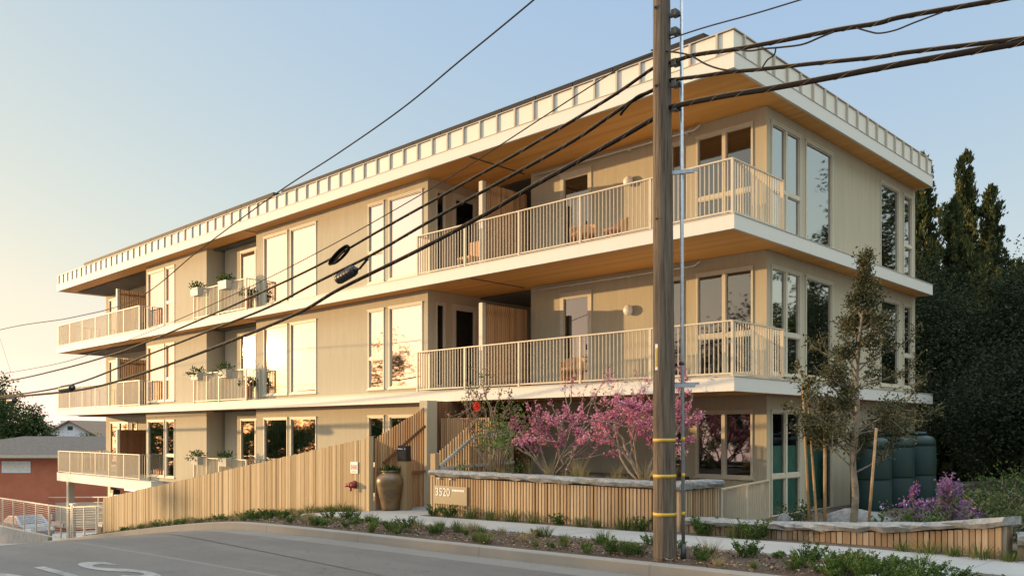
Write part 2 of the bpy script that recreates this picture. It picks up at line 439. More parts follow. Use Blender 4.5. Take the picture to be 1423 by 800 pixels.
strip('sidewalk', -32, 40, [(10.40,-.06),(10.40,.012),(11.60,.02),(11.60,-.06)], M['walk'])
strip('verge', -32.6, -16.4, [(11.58,-.05),(11.62,.012),(12.02,.02)], M['mulch'])
strip('verge', -14.1, 40, [(11.59,-.05),(11.61,.006),(12.1,.016)], M['soil'])
strip('sidewalk', -120, 60, [(-6,.0),(-4.2,.004)], M['walk'])
# entrance paving and driveway
strip('entrance_paving', -16.4, -14.05, [(11.59,-.05),(11.6,.016),(16.4,.03)], M['walk'])
strip('driveway', -75, -32.62, [(8.4,-.13),(12.2,-.05),(27.,-.05)], M['concrete'])
# a worn seam line across the street
mb = MB()
strip('road_joint', -40, 10, [(lambda x: 5.86+.02*x, -.131),(lambda x: 5.93+.02*x, -.131)], M['gutter'])
strip('road_joint', -30, 10, [(lambda x: 5.72-.1*x, -.1365),(lambda x: 5.745-.1*x, -.1365)], M['joint'])

# stop letters on the street (read by traffic coming up the hill)
cu = bpy.data.curves.new('stop_lettering', 'FONT'); cu.body = 'STOP'; cu.size = 1.; cu.offset = .018; cu.space_character = 1.16
tmp = bpy.data.objects.new('stop_lettering', cu); col.objects.link(tmp)
bpy.context.view_layer.update()
me = bpy.data.meshes.new_from_object(tmp.evaluated_get(bpy.context.evaluated_depsgraph_get()))
bpy.data.objects.remove(tmp)
def road_z(x, y):
    if y < 2: d = -.16 + (y+4)/6*.06
    else: d = -.10 - (y-2)/6.32*.055
    return G(x) + d
for v in me.vertices:
    x = -13.04 + v.co.y * 3.3; y = 4.80 - v.co.x * 1.02
    v.co = (x, y, road_z(x, y) + .006)
me.materials.clear(); me.materials.append(M['paint'])
o = bpy.data.objects.new('stop_lettering', me); col.objects.link(o); tag(o, kind='structure')

# ------------------------------------------------------------------ apartment building
XL, XR, YF, YB = -45.40, -8.18, 14.49, 25.55      # slab outline
YA, YM, XW, XWL = 14.99, 16.68, -8.65, -45.0      # bay wall, recessed wall, end walls
FL = {1: -2.05, 2: 1.04, 3: 4.13}
CE = {1: .76, 2: 3.84, 3: 6.89}
B = thing('apartment_building', 'three storey beige apartment block with white slab edges, timber soffits and picket balconies', 'building', (-26, 15, -2.05))

def front(Y):
    return lambda u, d, z: (u, Y - d, z)             # d: out of the wall
def side(X):
    return lambda u, d, z: (X + d, u, z)
def pbox(mb, P, u0, u1, d0, d1, z0, z1, var=None):
    a = P(u0, d0, z0); b = P(u1, d1, z1); mb.box(a[0], b[0], a[1], b[1], a[2], b[2], var)
def wall(name, P, u0, u1, z0, z1, ops, m, th=.22):
    mb = MB(); us = sorted({u0, u1} | {o[0] for o in ops} | {o[1] for o in ops})
    for a, b in zip(us, us[1:]):
        mid = (a + b) / 2; zz = z0
        for o in sorted([o for o in ops if o[0] < mid < o[1]], key=lambda o: o[2]):
            if o[2] > zz + 1e-4: pbox(mb, P, a, b, -th, 0, zz, o[2])
            zz = o[3]
        if zz < z1 - 1e-4: pbox(mb, P, a, b, -th, 0, zz, z1)
    return mb.build(name, m, B)
def window(P, u0, u1, z0, z1, cols=(1,), transoms=(), glass='glass', blind=0, reflection_panel=None, name='window', fw=.04, curtain=False):
    """frame standing a little proud of the wall, panes set back; cols: relative widths; transoms: z of the bar in each column"""
    f = MB()
    pbox(f, P, u0, u1, -.1, .028, z0, z0 + fw); pbox(f, P, u0, u1, -.1, .026, z1 - fw, z1)
    pbox(f, P, u0, u0 + fw, -.1, .024, z0 + fw, z1 - fw); pbox(f, P, u1 - fw, u1, -.1, .024, z0 + fw, z1 - fw)
    pbox(f, P, u0 - .035, u1 + .035, .0005, .05, z0 - .035, z0 - .001)     # sill
    pbox(f, P, u0 - .02, u1 + .02, .0005, .04, z1 + .001, z1 + .03)
    tot = sum(cols); u = u0 + fw; W = (u1 - u0 - 2*fw); panes = []
    for i, c in enumerate(cols):
        w = W * c / tot; a, b = u, u + w
        if i < len(cols) - 1:
            pbox(f, P, b - .04, b + .04, -.1, .02, z0 + fw, z1 - fw); b -= .04
        if i > 0: a += .04
        t = transoms[i] if i < len(transoms) else None
        if t:
            pbox(f, P, a, b, -.1, .018, t - .045, t + .045)
            panes += [(a, b, z0 + fw, t - .045), (a, b, t + .045, z1 - fw)]
        else: panes.append((a, b, z0 + fw, z1 - fw))
        u += w
    o = f.build(name, M['trim'], B)
    for k, (a, b, c, d) in enumerate(panes):
        p = MB(); q = .022
        # slim sash round the pane
        s_ = MB()
        pbox(s_, P, a, b, -.06, -.004, c, c + q); pbox(s_, P, a, b, -.06, -.004, d - q, d)
        pbox(s_, P, a, a + q, -.06, -.004, c + q, d - q); pbox(s_, P, b - q, b, -.06, -.004, c + q, d - q)
        so = s_.build('sash', M['rail'], o)
        p._add([P(a + q, -.03, c + q), P(b - q, -.03, c + q), P(b - q, -.03, d - q), P(a + q, -.03, d - q)], [(0,1,2,3)])
        p.build('pane', M[glass], o)
        if blind and k < 2:
            m2 = MB(); pbox(m2, P, a + .02, b - .02, -.17, -.16, d - blind*(d - c), d - .01); m2.build('blind', M['blind'], o)
    if reflection_panel:
        m2 = MB(); c0, c1 = reflection_panel; pbox(m2, P, u0 + c0*(u1-u0), u1 - .08, -.075, -.07, z0 + .07, z1 - (.75 if c1 else .07)); m2.build('reflection_panel', M['teal'], o)  # added teal panel behind the glass, standing in for a reflection
    if curtain:
        m2 = MB(); n = 14
        for i in range(n):
            a = u0 + .07 + (u1 - u0 - .14) * i / n; w = (u1-u0-.14)/n
            pbox(m2, P, a, a + w, -.26 - .03*(i % 2), -.24 - .03*(i % 2), z0 + .06, z1 - .06)
        m2.build('curtain', M['curtain'], o)
    return o

# slabs: white edge, timber underside
def slab(name, x0, x1, y0, y1, z0, z1, under=True):
    e = MB()
    t = .06
    e.box(x0, x1, y0, y0 + t, z0, z1); e.box(x0, x1, y1 - t, y1, z0, z1)
    e.box(x0, x0 + t, y0 + t, y1 - t, z0, z1); e.box(x1 - t, x1, y0 + t, y1 - t, z0, z1)
    e.box(x0 + t, x1 - t, y0 + t, y1 - t, z0 + .03, z1 - .004)
    # thin drip flashing on top of the edge
    o = e.build(name, M['white'], B)
    if under:
        s_ = MB(); s_.box(x0 + t + .002, x1 - t - .002, y0 + t + .002, y1 - t - .002, z0 + .004, z0 + .028)
        s_.build('soffit', M['soffit'], o)
        for xj, ye in ((-15.66, 16.6), (-26.95, 15.4)): MB().box(xj, xj + .06, y0 + t + .05, ye, z0 - .004, z0 + .003).build('soffit_joint', M['joint'], o)
    fl = MB(); fl.box(x0 - .012, x1 + .012, y0 - .012, y0 + .05, z1 + .001, z1 + .016); fl.box(x1 - .05, x1 + .012, y0 + .051, y1, z1 + .001, z1 + .016)
    fl.build('edge_flashing', M['seam'], o)
    return o
slab('floor_slab', XL, XR, YF, YB, .76, 1.035)
slab('floor_slab', XL, XR, YF, YB, 3.84, 4.125)
slab('floor_slab', XL, -34.36, YF, 24., -2.44, -2.06)
o = MB().box(-34.3, XW - .02, YA + .02, YB - .1, -2.4, -2.07).build('ground_slab', M['concrete'], B)
# roof: fascia, seamed metal parapet
roof = slab('roof', XL, XR, YF, YB, 6.89, 7.185)
p = MB(); t = .05; g = .03
p.box(XL + g, XR - g, YF + g, YF + g + t, 7.2, 7.615, 1.); p.box(XL + g, XR - g, YB - g - t, YB - g, 7.2, 7.615, 1.)
p.box(XL + g, XL + g + t, YF + g + t, YB - g - t, 7.2, 7.615, 1.); p.box(XR - g - t, XR - g, YF + g + t, YB - g - t, 7.2, 7.615, 1.)
p.box(XL + .2, XR - .2, YF + .2, YB - .2, 7.2, 7.3)
x = -8.55
while x > XL:
    p.box(x - .022, x + .022, YF - .02, YF + g - .001, 7.2, 7.63, 0.); p.box(x - .022, x + .022, YB - g + .001, YB + .02, 7.2, 7.63, 0.); x -= .6
y = YF + .4
while y < YB: p.box(XR - g + .001, XR + .02, y - .022, y + .022, 7.2, 7.63, 0.); y += .6
p.build('parapet', M['parapet'], roof)
c = MB(); c.box(XL, XR, YF, YF + .12, 7.632, 7.65); c.box(XR - .12, XR, YF + .121, YB, 7.632, 7.65); c.box(XL, XL + .12, YF + .121, YB, 7.632, 7.65)
c.build('coping', M['seam'], roof)
# solar panel rows standing just behind the parapet
for x0, x1, lab in ((-24.9, -9.0, 'long dark solar panel row behind the parapet above the right half of the roof'),
                    (-42.6, -25.4, 'long dark solar panel row behind the parapet above the left half of the roof')):
    z0 = 7.74 if x1 > -20 else 7.78
    t_ = thing('solar_panel_row', lab, 'solar panels', ((x0+x1)/2, 15.6, 7.3), 'solar panel rows on the roof')
    n = int((x1 - x0) / 1.06)
    for i in range(n):
        a = x0 + (x1 - x0) * i / n; b = x0 + (x1 - x0) * (i + 1) / n - .02
        MB().hexa([(a,14.78,z0),(b,14.78,z0),(b,16.5,z0+.12),(a,16.5,z0+.12)], [(a,14.78,z0+.17),(b,14.78,z0+.17),(b,16.5,z0+.29),(a,16.5,z0+.29)]).build('panel', M['dark_roof'], t_)
    r_ = MB(); r_.box(x0, x1, 15.0, 15.05, z0 - .03, z0 + .0); r_.box(x0, x1, 16.2, 16.25, z0 + .06, z0 + .09)
    x = x0 + .3
    while x < x1: r_.box(x, x + .04, 15.0, 15.05, 7.3, z0 - .03); r_.box(x, x + .04, 16.2, 16.25, 7.3, z0 + .06); x += 2
    r_.build('mounting_frame', M['grey_metal'], t_)

Pb, Pm, Pr, Pn = front(YA), front(YM), side(XW), side(-17.72)
XS = -45.05
for fl in (1, 2, 3):
    z0, z1 = FL[fl], CE[fl]
    a, b = z0 + .18, z0 + 2.48                          # window sill and head
    tz = z0 + 1.07
    # right bay of the front: X -26.90 .. -17.72
    ws = [(-20.41, -19.65), (-19.42, -17.93), (-26.37, -24.85), (-24.67, -23.14)]
    wall('bay_wall', Pb, -26.90, -17.72, z0, z1, [(u, v, a, b) for u, v in ws], M['siding_x'])
    gg = 'glass_ground' if fl == 1 else 'glass'
    window(Pb, *ws[0], a, b, transoms=(tz,), glass=gg); window(Pb, *ws[1], a, b, glass=gg)
    window(Pb, *ws[2], a, b, curtain=(fl == 1), glass=gg); window(Pb, *ws[3], a, b, curtain=(fl == 1), glass=gg)
    # left bay: X -36.05 .. -30.59
    wp = (-35.83, -34.23); wq = (-34.09, -33.30)
    wall('bay_wall', Pb, -36.05, -30.59, z0, z1, [(wp[0], wp[1], a, b), (wq[0], wq[1], a, b)], M['siding_x'])
    window(Pb, *wp, a, b, curtain=(fl == 1), glass=gg); window(Pb, *wq, a, b, transoms=(tz,), glass=gg)
    # shallow recess between the bays
    Yr = 15.62; Pq = front(Yr)
    dr = (-29.15, -27.0)
    wall('recess_wall', Pq, -30.37, -26.9, z0, z1, [(dr[0], dr[1], z0 + .05, b)], M['siding_x'])
    window(Pq, *dr, z0 + .05, b, cols=(1, 1), name='sliding_door', curtain=(fl == 1), glass=gg)
    w_ = MB(); w_.box(-30.81, -30.59, YA + .221, Yr + .3, z0, z1); w_.build('recess_side_wall', M['siding_y'], B)
    w_ = MB(); w_.box(-26.9, -26.68, YA + .221, Yr - .001, z0, z1); w_.build('recess_side_wall', M['siding_y'], B)
    # recessed wall to the right, X -15.46 .. -8.65
    if fl == 1: ops = [(-10.38, -8.97, -1.02, .43), (-11.06, -10.68, z0 + .05, b)]
    else: ops = [(-14.42, -13.38, z0 + .05, b), (-11.06, -10.68, a, b), (-10.36, -8.96, a, b)]
    wall('recessed_wall', Pm, -15.46, XW - .221, z0, z1, ops, M['siding_x'])
    if fl == 1:
        window(Pm, *ops[0], cols=(1, 1), glass='glass_dark'); window(Pm, *ops[1], glass='glass_dark')
    else:
        d_ = window(Pm, *ops[0], name='balcony_door', fw=.12, glass='glass_dark', blind=.12 if fl == 2 else 0)
        MB().box(-13.52, -13.5, YM - .07, YM - .028, z0 + 1., z0 + 1.14).build('handle', M['dark_metal'], d_)
        window(Pm, *ops[1], glass='glass_dark'); window(Pm, *ops[2], cols=(1, 1), transoms=(tz, tz), glass='glass_dark')
        # round wall lamp
        l = MB(); l.blob((-12.2, YM - .09, z0 + 1.86), (.13, .09, .13), 14, 8, 0); lo = l.build('wall_lamp', M['lamp'], B)
        MB().box(-12.27, -12.13, YM - .03, YM - .001, z0 + 1.78, z0 + 1.94).build('back_plate', M['trim'], lo)
        pi = MB(); pi.tube([(-15.3, YM - .12, z1 - .13), (-10.35, YM - .12, z1 - .13), (-10.2, YM - .12, z1 - .05)], .022, 8)
        for x in (-14, -12.2, -10.6): pi.box(x - .02, x + .02, YM - .12, YM - .001, z1 - .15, z1 - .11)
        pi.build('sprinkler_pipe', M['white'], B)
    # notch between bay and recessed wall: side wall seen over the balcony
    nops = [(15.28, 15.62, z0 + .18, b), (15.9, 16.84, z0 + .05, b)] if fl > 1 else []
    wall('notch_side_wall', Pn, YA + .221, 19.1, z0, z1, nops, M['siding_y'])
    if nops:
        window(Pn, *nops[0], glass='glass_dark'); window(Pn, *nops[1], name='entry_door', fw=.11, glass='glass_dark')
    wall('notch_back_wall', front(19.1), -17.72, -15.24, z0, z1, [], M['siding_x'])
    w_ = MB(); w_.box(-15.46, -15.24, YM + .221, 19.1, z0, z1); w_.build('notch_side_wall', M['siding_y'], B)
    # left end of the front behind the left balcony
    if fl == 1: ops = [(-44.4, -42.15, z0 + .3, b), (-41.75, -41.1, z0 + .3, b), (-38., -37.2, z0 + .05, b)]
    else: ops = [(-44.55, -42.1, z0 + .18, b), (-38., -37.2, z0 + .05, b)]
    wall('recessed_wall', Pm, XWL, -36.05, z0, z1, ops, M['siding_x'])
    window(Pm, *ops[0], cols=(1, 1)); window(Pm, *ops[1]); 
    if len(ops) > 2: window(Pm, *ops[2])
    w_ = MB(); w_.box(-36.05, -35.83, YA + .221, YM, z0, z1); w_.build('notch_side_wall', M['siding_y'], B)
    w_ = MB(); w_.box(XWL, XWL + .22, YM + .221, YB - .3, z0, z1); w_.build('end_wall', M['siding_y'], B)
    wall('back_wall', front(YB - .08), XWL + .23, XW - .23, z0, z1, [], M['siding_x'])
    # right end wall
    ops = [(16.86, 18.25, a, b), (18.50, 19.95, a, b), (22.92, 24.27, a, b), (24.59, 25.27, a, b)]
    wall('end_wall', Pr, YM, YB - .02, z0, z1, ops, M['siding_y'])
    window(Pr, ops[0][0], ops[0][1], a, b, cols=(1, 1), transoms=(tz, tz), glass='glass_low' if fl == 1 else 'glass_side', reflection_panel=(.03, 1) if fl == 1 else None)
    window(Pr, ops[1][0], ops[1][1], a, b, glass='glass_low' if fl == 1 else 'glass_side', reflection_panel=(.06, 1) if fl == 1 else None)
    window(Pr, ops[2][0], ops[2][1], a, b, glass='glass_side')
    window(Pr, ops[3][0], ops[3][1], a, b, transoms=(tz,), glass='glass_side')
    # rooms: partitions behind the facade
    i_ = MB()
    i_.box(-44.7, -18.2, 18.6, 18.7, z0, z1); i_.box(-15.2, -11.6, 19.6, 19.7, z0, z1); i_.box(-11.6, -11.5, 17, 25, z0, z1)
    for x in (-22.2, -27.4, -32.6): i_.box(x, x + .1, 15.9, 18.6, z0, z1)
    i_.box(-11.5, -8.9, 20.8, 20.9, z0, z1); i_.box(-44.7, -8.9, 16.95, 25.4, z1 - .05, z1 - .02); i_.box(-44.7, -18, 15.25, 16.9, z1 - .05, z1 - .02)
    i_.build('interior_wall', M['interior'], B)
    # timber privacy screens on the balconies
    if fl > 1:
        for X in (-15.6, -39.1):
            s_ = MB(); y = 15.1
            while y < YM - .03: s_.box(X - .02, X + .02, y, y + .062, z0 + .06, z0 + 2.2); y += .078
            s_.box(X - .05, X - .022, 15.1, YM - .02, z0 + .15, z0 + .25); s_.box(X - .05, X - .022, 15.1, YM - .02, z0 + 1.95, z0 + 2.05)
            so = s_.build('privacy_screen', M['screen'], B)
            MB().box(X - .07, X + .06, 14.95, 15.07, z0 + .02, z0 + 2.22).build('post', M['trim'], so)
    else:
        X = -39.1; s_ = MB(); y = 15.1
        while y < YM - .03: s_.box(X - .02, X + .02, y, y + .09, z0 + .06, z0 + 2.1); y += .096
        so = s_.build('privacy_screen', M['brown_screen'], B); MB().box(X - .07, X + .06, 14.95, 15.07, z0 + .02, z0 + 2.12).build('post', M['trim'], so)

# balcony railings
def railing(pts, z0, z1=None, name='balcony_railing', parent=None, gap=.1, closed=False):
    parent = parent or B
    z1 = z1 or z0 + 1.06
    pk = MB(); posts = []
    tr = MB(); pa = MB()
    for (p, q) in zip(pts, pts[1:]):
        p = Vector((p[0], p[1])); q = Vector((q[0], q[1])); L = (q - p).length; d = (q - p) / L; n = int(L / gap)
        zr = lambda s: 0
        for i in range(1, n):
            c = p + d * L * i / n
            pk.bar((c.x, c.y, z0 + .05), (c.x, c.y, z1 - .02), .025, .012, up=(d.x, d.y, 0))
        tr.bar((p.x - d.x*.02, p.y - d.y*.02, z1), (q.x + d.x*.02, q.y + d.y*.02, z1), .05, .028)
        pk.bar((p.x, p.y, z0 + .06), (q.x, q.y, z0 + .06), .02, .03)
        m = max(1, round(L / 1.75))
        for i in range(m + 1): posts.append(p + d * L * i / m)
    o = pk.build(name, M['rail'], parent)
    tr.build('top_rail', M['rail'], o)
    done = []
    for c in posts:
        if any((c - e).length < .1 for e in done): continue
        done.append(c)
        mb = MB(); mb.box(c.x - .024, c.x + .024, c.y - .024, c.y + .024, z0 - .0, z1 - .016); mb.build('post', M['rail'], o)
    return o
for fl in (2, 3):
    z = FL[fl] + .004
    railing([(-17.62, YA - .03), (-17.62, YF + .06), (XR - .07, YF + .06), (XR - .07, 16.6)], z)
    railing([(XL + .07, 16.5), (XL + .07, YF + .06), (-35.63, YF + .06), (-35.63, YA - .03)], z)
for fl in (1, 2, 3):
    z = FL[fl] + .004
    # small balcony in front of the shallow recess, carried past the slab edge
    railing([(-30.5, YA - .03), (-30.5, YF - .02), (-26.62, YF - .02), (-26.62, YA - .03)], z)
railing([(XL + .07, 20.5), (XL + .07, YF + .06), (-35.63, YF + .06), (-35.63, YA - .03)], FL[1] + .004)
# small balcony floor under the lowest one
MB().box(-30.6, -26.5, YF - .06, YA - .002, -2.3, -2.06).build('balcony_slab', M['white'], B)
# basement walls and columns under the left balcony
wall('basement_wall', Pb, -34.3, -14.3, -4.6, -2.41, [], M['concrete'])
MB().box(XW - .22, XW, YM, YB - .1, -2.4, -2.06).build('basement_wall', M['concrete'], B)
for x, y in ((-39.6, 14.95), (-44.9, 14.95), (-44.9, 22.)):
    MB().box(x - .14, x + .14, y - .14, y + .14, G(x) - .4, -2.441).build('column', M['trim'], B)
l = MB(); l.box(-39.40, -39.1, 14.8, 15.1, -3.2, -2.62); lo = l.build('flood_light', M['dark_metal'], B)
MB().box(-39.34, -39.16, 14.785, 14.799, -3.05, -2.78).build('lens', M['grey_metal'], lo)
MB().box(-37.6, -36.2, 14.7, 15.6, -2.56, -2.445).build('duct', M['grey_metal'], B)
# ground-floor entrance: timber lined wall in the notch, plain pier beside it
e = MB(); x = -17.65
while x < -15.5: e.box(x, x + .1, 16.9, 16.94, FL[1], CE[1] - .02); x += .11
e.build('entry_cladding', M['brown_screen'], B)
MB().box(-16.42, -16.12, 13.62, 13.94, -2.2, .755).build('pier', M['siding_x'], B)
e = MB(); y = 13.95
while y < 16.6: e.box(-16.30, -16.2, y, y + .1, -2.0, .75); y += .108
e.build('entry_cladding', M['brown_screen'], B)
MB().box(-16.42, -16.305, 13.945, 16.66, -2.0, .755).build('entry_wall', M['siding_y'], B)

# ------------------------------------------------------------------ flower boxes and things on the balconies
def flower_box(x, fl, lush, label):
    z = FL[fl] + 1.06; y = YF - .02
    t_ = thing('flower_box', label, 'flower box', (x, y - .12, z - .02), 'flower boxes on the small balcony railings')
    b_ = MB(); b_.hexa([(x-.26,y-.24,z-.24),(x+.26,y-.24,z-.24),(x+.26,y-.04,z-.24),(x-.26,y-.04,z-.24)], [(x-.30,y-.27,z+.04),(x+.30,y-.27,z+.04),(x+.30,y-.03,z+.04),(x-.30,y-.03,z+.04)])
    bo = b_.build('box', M['planter'], t_)
    MB().box(x - .3, x + .3, y - .03, y + .05, z + .03, z + .045).build('hook', M['dark_metal'], bo)
    l = MB()
    for i in range(150):
        p = Vector((x + rnd.uniform(-.27, .27), y - .14 + rnd.uniform(-.1, .1), z + .04))
        d = Vector((rnd.gauss(0, .7), rnd.gauss(0, .5), rnd.uniform(.2, 1)))
        if rnd.random() < lush: d.z = -rnd.random() * .6; d.y -= .5; p.y = y - .28
        q = p + d.normalized() * rnd.uniform(.03, .22)
        l.leaf(q, d, rnd.uniform(.06, .12), .05)
    l.build('foliage', M['herb'], t_)
names = {3: 'top floor', 2: 'middle floor', 1: 'lowest floor'}
for fl in (1, 2, 3):
    flower_box(-30.0, fl, {1: .1, 2: .5, 3: .02}[fl], 'flower box nearer the left end of the %s small balcony railing' % names[fl])
    flower_box(-27.85, fl, {1: .1, 2: .35, 3: .02}[fl], 'flower box nearer the middle of the %s small balcony railing' % names[fl])

def tub_chair(x, y, z, rz, label, grp='chairs on the big balconies'):
    t_ = thing('tub_chair', label, 'chair', (x, y, z), grp)
    c, s = math.cos(rz), math.sin(rz)
    def P(a, b, h): return (x + a*c - b*s, y + a*s + b*c, z + h)
    bk = MB()
    for i in range(13):
        a = math.pi * (.05 + .9 * i / 12); a2 = math.pi * (.05 + .9 * (i + .85) / 12)
        pts = [P(.30*math.cos(a), .30*math.sin(a), .02), P(.30*math.cos(a2), .30*math.sin(a2), .02), P(.27*math.cos(a2), .27*math.sin(a2), .02), P(.27*math.cos(a), .27*math.sin(a), .02)]
        h = .58 + .14*math.sin(a)
        pt = [P(.33*math.cos(a), .33*math.sin(a), h), P(.33*math.cos(a2), .33*math.sin(a2), h), P(.30*math.cos(a2), .30*math.sin(a2), h), P(.30*math.cos(a), .30*math.sin(a), h)]
        bk.hexa(pts, pt)
    bk.build('backrest', M['chairwood'], t_)
    se = MB(); se.lathe((x, y, z), [(.26, .36), (.28, .38), (.28, .42), (.25, .44)], 18); se.build('seat', M['terracotta'], t_)
    for a in (.7, 2.4, 3.9, 5.5):
        MB().tube([P(.2*math.cos(a), .2*math.sin(a), 0), P(.22*math.cos(a), .22*math.sin(a), .37)], .02, 6).build('leg', M['chairwood'], t_)
tub_chair(-12.55, 15.3, FL[3]+.01, .3, 'orange tub chair behind the top balcony railing below the wall lamp')
tub_chair(-11.75, 15.5, FL[3]+.01, -.6, 'orange tub chair beside the utility pole behind the top balcony railing')
tub_chair(-12.95, 15.4, FL[2]+.01, .2, 'orange tub chair behind pink blossom on the middle balcony')
def slat_chair(x, y, z, label):
    t_ = thing('wooden_chair', label, 'chair', (x, y, z))
    MB().box(x-.25, x+.25, y-.24, y+.24, z+.34, z+.40).build('seat', M['chairwood'], t_)
    b_ = MB()
    for k in range(4): b_.box(x-.25+.13*k, x-.15+.13*k, y+.2, y+.24, z+.4, z+.86)
    b_.build('backrest', M['chairwood'], t_)
    for a, b in ((-.22,-.21),(.22,-.21),(-.22,.21),(.22,.21)): MB().box(x+a-.025, x+a+.025, y+b-.025, y+b+.025, z, z+.339).build('leg', M['chairwood'], t_)
slat_chair(-16.3, 15.25, FL[3]+.01, 'small wooden slat chair on the top balcony beside the timber screen')
def pot_plant(x, y, z, h, label, cat='potted plant', m='terracotta', r=.2):
    t_ = thing('potted_plant', label, cat, (x, y, z))
    b_ = MB(); b_.lathe((x, y, z), [(r*.7, 0), (r, h*.9), (r*1.08, h*.9), (r*1.08, h), (r*.95, h), (r*.9, h-.04)], 20); b_.build('pot', M[m], t_)
    l = MB()
    for i in range(160):
        d = Vector((rnd.gauss(0,1), rnd.gauss(0,1), abs(rnd.gauss(.6,.7)))); l.leaf(Vector((x, y, z+h)) + d.normalized()*rnd.uniform(.02, .3), d, .14, .06)
    l.build('foliage', M['herb'], t_)
for fl in (2, 3):
    pot_plant(-26.95, YA - .26, FL[fl]+.01, .5, 'potted plant at the right end of the %s small balcony' % names[fl], r=.19)

# ------------------------------------------------------------------ timber fences, walls and entrance
FY = 11.98
t_ = thing('timber_fence', 'long pale vertical board fence stepping down the hill beside the street', 'fence', (-24.5, FY, G(-24.5)))
f = MB(); x = -32.6
def ftop(x): return -2.47 + (x + 32.6) / 16.3 * 2.315 + .015*0
w = .088
while x < -16.36:
    w = rnd.uniform(.055, .11); j = rnd.uniform(-.012, .012); y = FY + rnd.uniform(-.006, .006)
    xb = min(x + w, -16.36)
    f.hexa([(x,y,G(x)-.06),(xb,y,G(xb)-.06),(xb,y+.022,G(xb)-.06),(x,y+.022,G(x)-.06)], [(x,y,ftop(x)+j),(xb,y,ftop(xb)+j),(xb,y+.022,ftop(xb)+j),(x,y+.022,ftop(x)+j)])
    x += w + .008
f.build('boards', M['fence'], t_)
r_ = MB()
for off in (-.3, -1.15):
    r_.bar((-32.5, FY + .06, ftop(-32.5) + off), (-16.4, FY + .06, ftop(-16.4) + off), .05, .09)
r_.build('rail', M['fence'], t_)
for k in range(8):
    x = -32.5 + k * 2.29
    MB().box(x - .045, x + .045, FY + .086, FY + .176, G(x) - .3, ftop(x) - .08).build('post', M['fence'], t_)
MB().box(-16.355, -16.25, FY - .03, FY + .1, G(-16.3) - .1, ftop(-16.3) + .03).build('post', M['fence'], t_)

# slatted screen beside the entrance passage, its top rising like a stair
def stair_screen(name, label, X, y0, y1, top, base, m, out=1, gap=.072, wd=.045, rails=(), flat=None):
    t_ = thing(name, label, 'screen', (X, (y0+y1)/2, base))
    s_ = MB(); y = y0
    while y < y1 - .01:
        s_.box(X - .018, X + .018, y, y + wd, base - .05, top(y) + rnd.uniform(-.01, .01)); y += gap
    s_.build('slats', m, t_)
    for (ya, za, yb, zb, mt) in rails:
        r_ = MB(); r_.bar((X + out*.045, ya, za), (X + out*.045, yb, zb), .05, .06); r_.build('rail', mt, t_)
    return t_
stair_screen('entrance_screen', 'tall brown slatted screen with rising top left of the entrance passage', -16.2, 12.09, 13.6,
    lambda y: -.22 + (y - 12.0)/1.7*.87, G(-16.2), M['screen'], 1,
    rails=((12.3,-.75,13.58,.12,M['brown_screen']),(12.15,-1.05,13.58,-.99,M['brown_screen'])))
# gate closing the passage
t_ = thing('entrance_gate', 'brown slatted gate at the back of the entrance passage', 'gate', (-15.3, 14.1, G(-15)))
s_ = MB(); x = -16.1
while x < -14.4: s_.box(x, x + .05, 14.05, 14.08, G(-15) + .05, .32); x += .076
s_.build('slats', M['screen'], t_)
fr = MB(); fr.box(-16.12, -14.4, 14.085, 14.13, -.72, -.66); fr.box(-16.12, -14.4, 14.085, 14.13, -1.7, -1.64); fr.box(-16.12, -14.4, 14.085, 14.13, .1, .16)
fo = fr.build('frame', M['brown_screen'], t_)
MB().box(-14.62, -14.54, 14.0, 14.049, -1.0, -.84).build('handle', M['dark_metal'], t_)
# right guard of the stair
def gtop(y): return min(.22, -.50 + (y - 12.15)/1.05*.69)
stair_screen('stair_guard', 'slatted stair guard with metal handrails behind the street number wall', -14.08, 12.18, 14.6, gtop, -1.06, M['slat'], 1, gap=.078, wd=.04,
    rails=((12.2,-1.0+.22,13.25,-.12,M['planter']),(13.25,-.12,14.55,-.05,M['planter']),(12.2,-.82,14.55,-.74,M['planter'])))
MB().box(-14.16, -14.0, 12.05, 12.16, G(-14) - .1, -.49).build('post', M['slat'], bpy.data.objects['stair_guard'])

def stone_cap(pts, width, th, seg=.16, over=.05):
    """rough-edged granite slab along a path of (x, y, ztop); inner edge to the left of the path"""
    mb = MB(); P = []
    for (p, q) in zip(pts, pts[1:]):
        p = Vector(p); q = Vector(q); n = max(1, int((q-p).length / seg))
        for i in range(n): P.append(p + (q-p)*i/n)
    P.append(Vector(pts[-1]))
    rows = []
    for i, p in enumerate(P):
        d = (P[min(i+1, len(P)-1)] - P[max(i-1, 0)]); d.z = 0; d.normalize(); nn = Vector((-d.y, d.x, 0))
        a = rnd.uniform; ends = 0 < i < len(P)-1
        j = lambda s: a(-s, s) if ends else 0
        rows.append([p - nn*(over + a(-.012,.018)) + Vector((0,0,-.012 + j(.008))), p - nn*(over + .02 + j(.025)) + Vector((0,0,-th*.45 + j(.02))),
                     p - nn*(over - .01 + j(.02)) + Vector((0,0,-th + j(.025))), p + nn*width + Vector((0,0,-th)),
                     p + nn*(width + j(.01)) + Vector((0,0,j(.006))), p + nn*(width*.5) + Vector((0,0,.006+j(.008))), p - nn*(over - .03 + j(.01)) + Vector((0,0,.004+j(.005)))])
    vs = [v for r in rows for v in r]; k = 7; fs = []
    for i in range(len(rows)-1):
        for j in range(k):
            j2 = (j+1) % k; fs.append((i*k+j, (i+1)*k+j, (i+1)*k+j2, i*k+j2))
    fs.append(tuple(range(k))[::-1]); fs.append(tuple((len(rows)-1)*k + j for j in range(k)))
    mb._add(vs, fs, .5); return mb
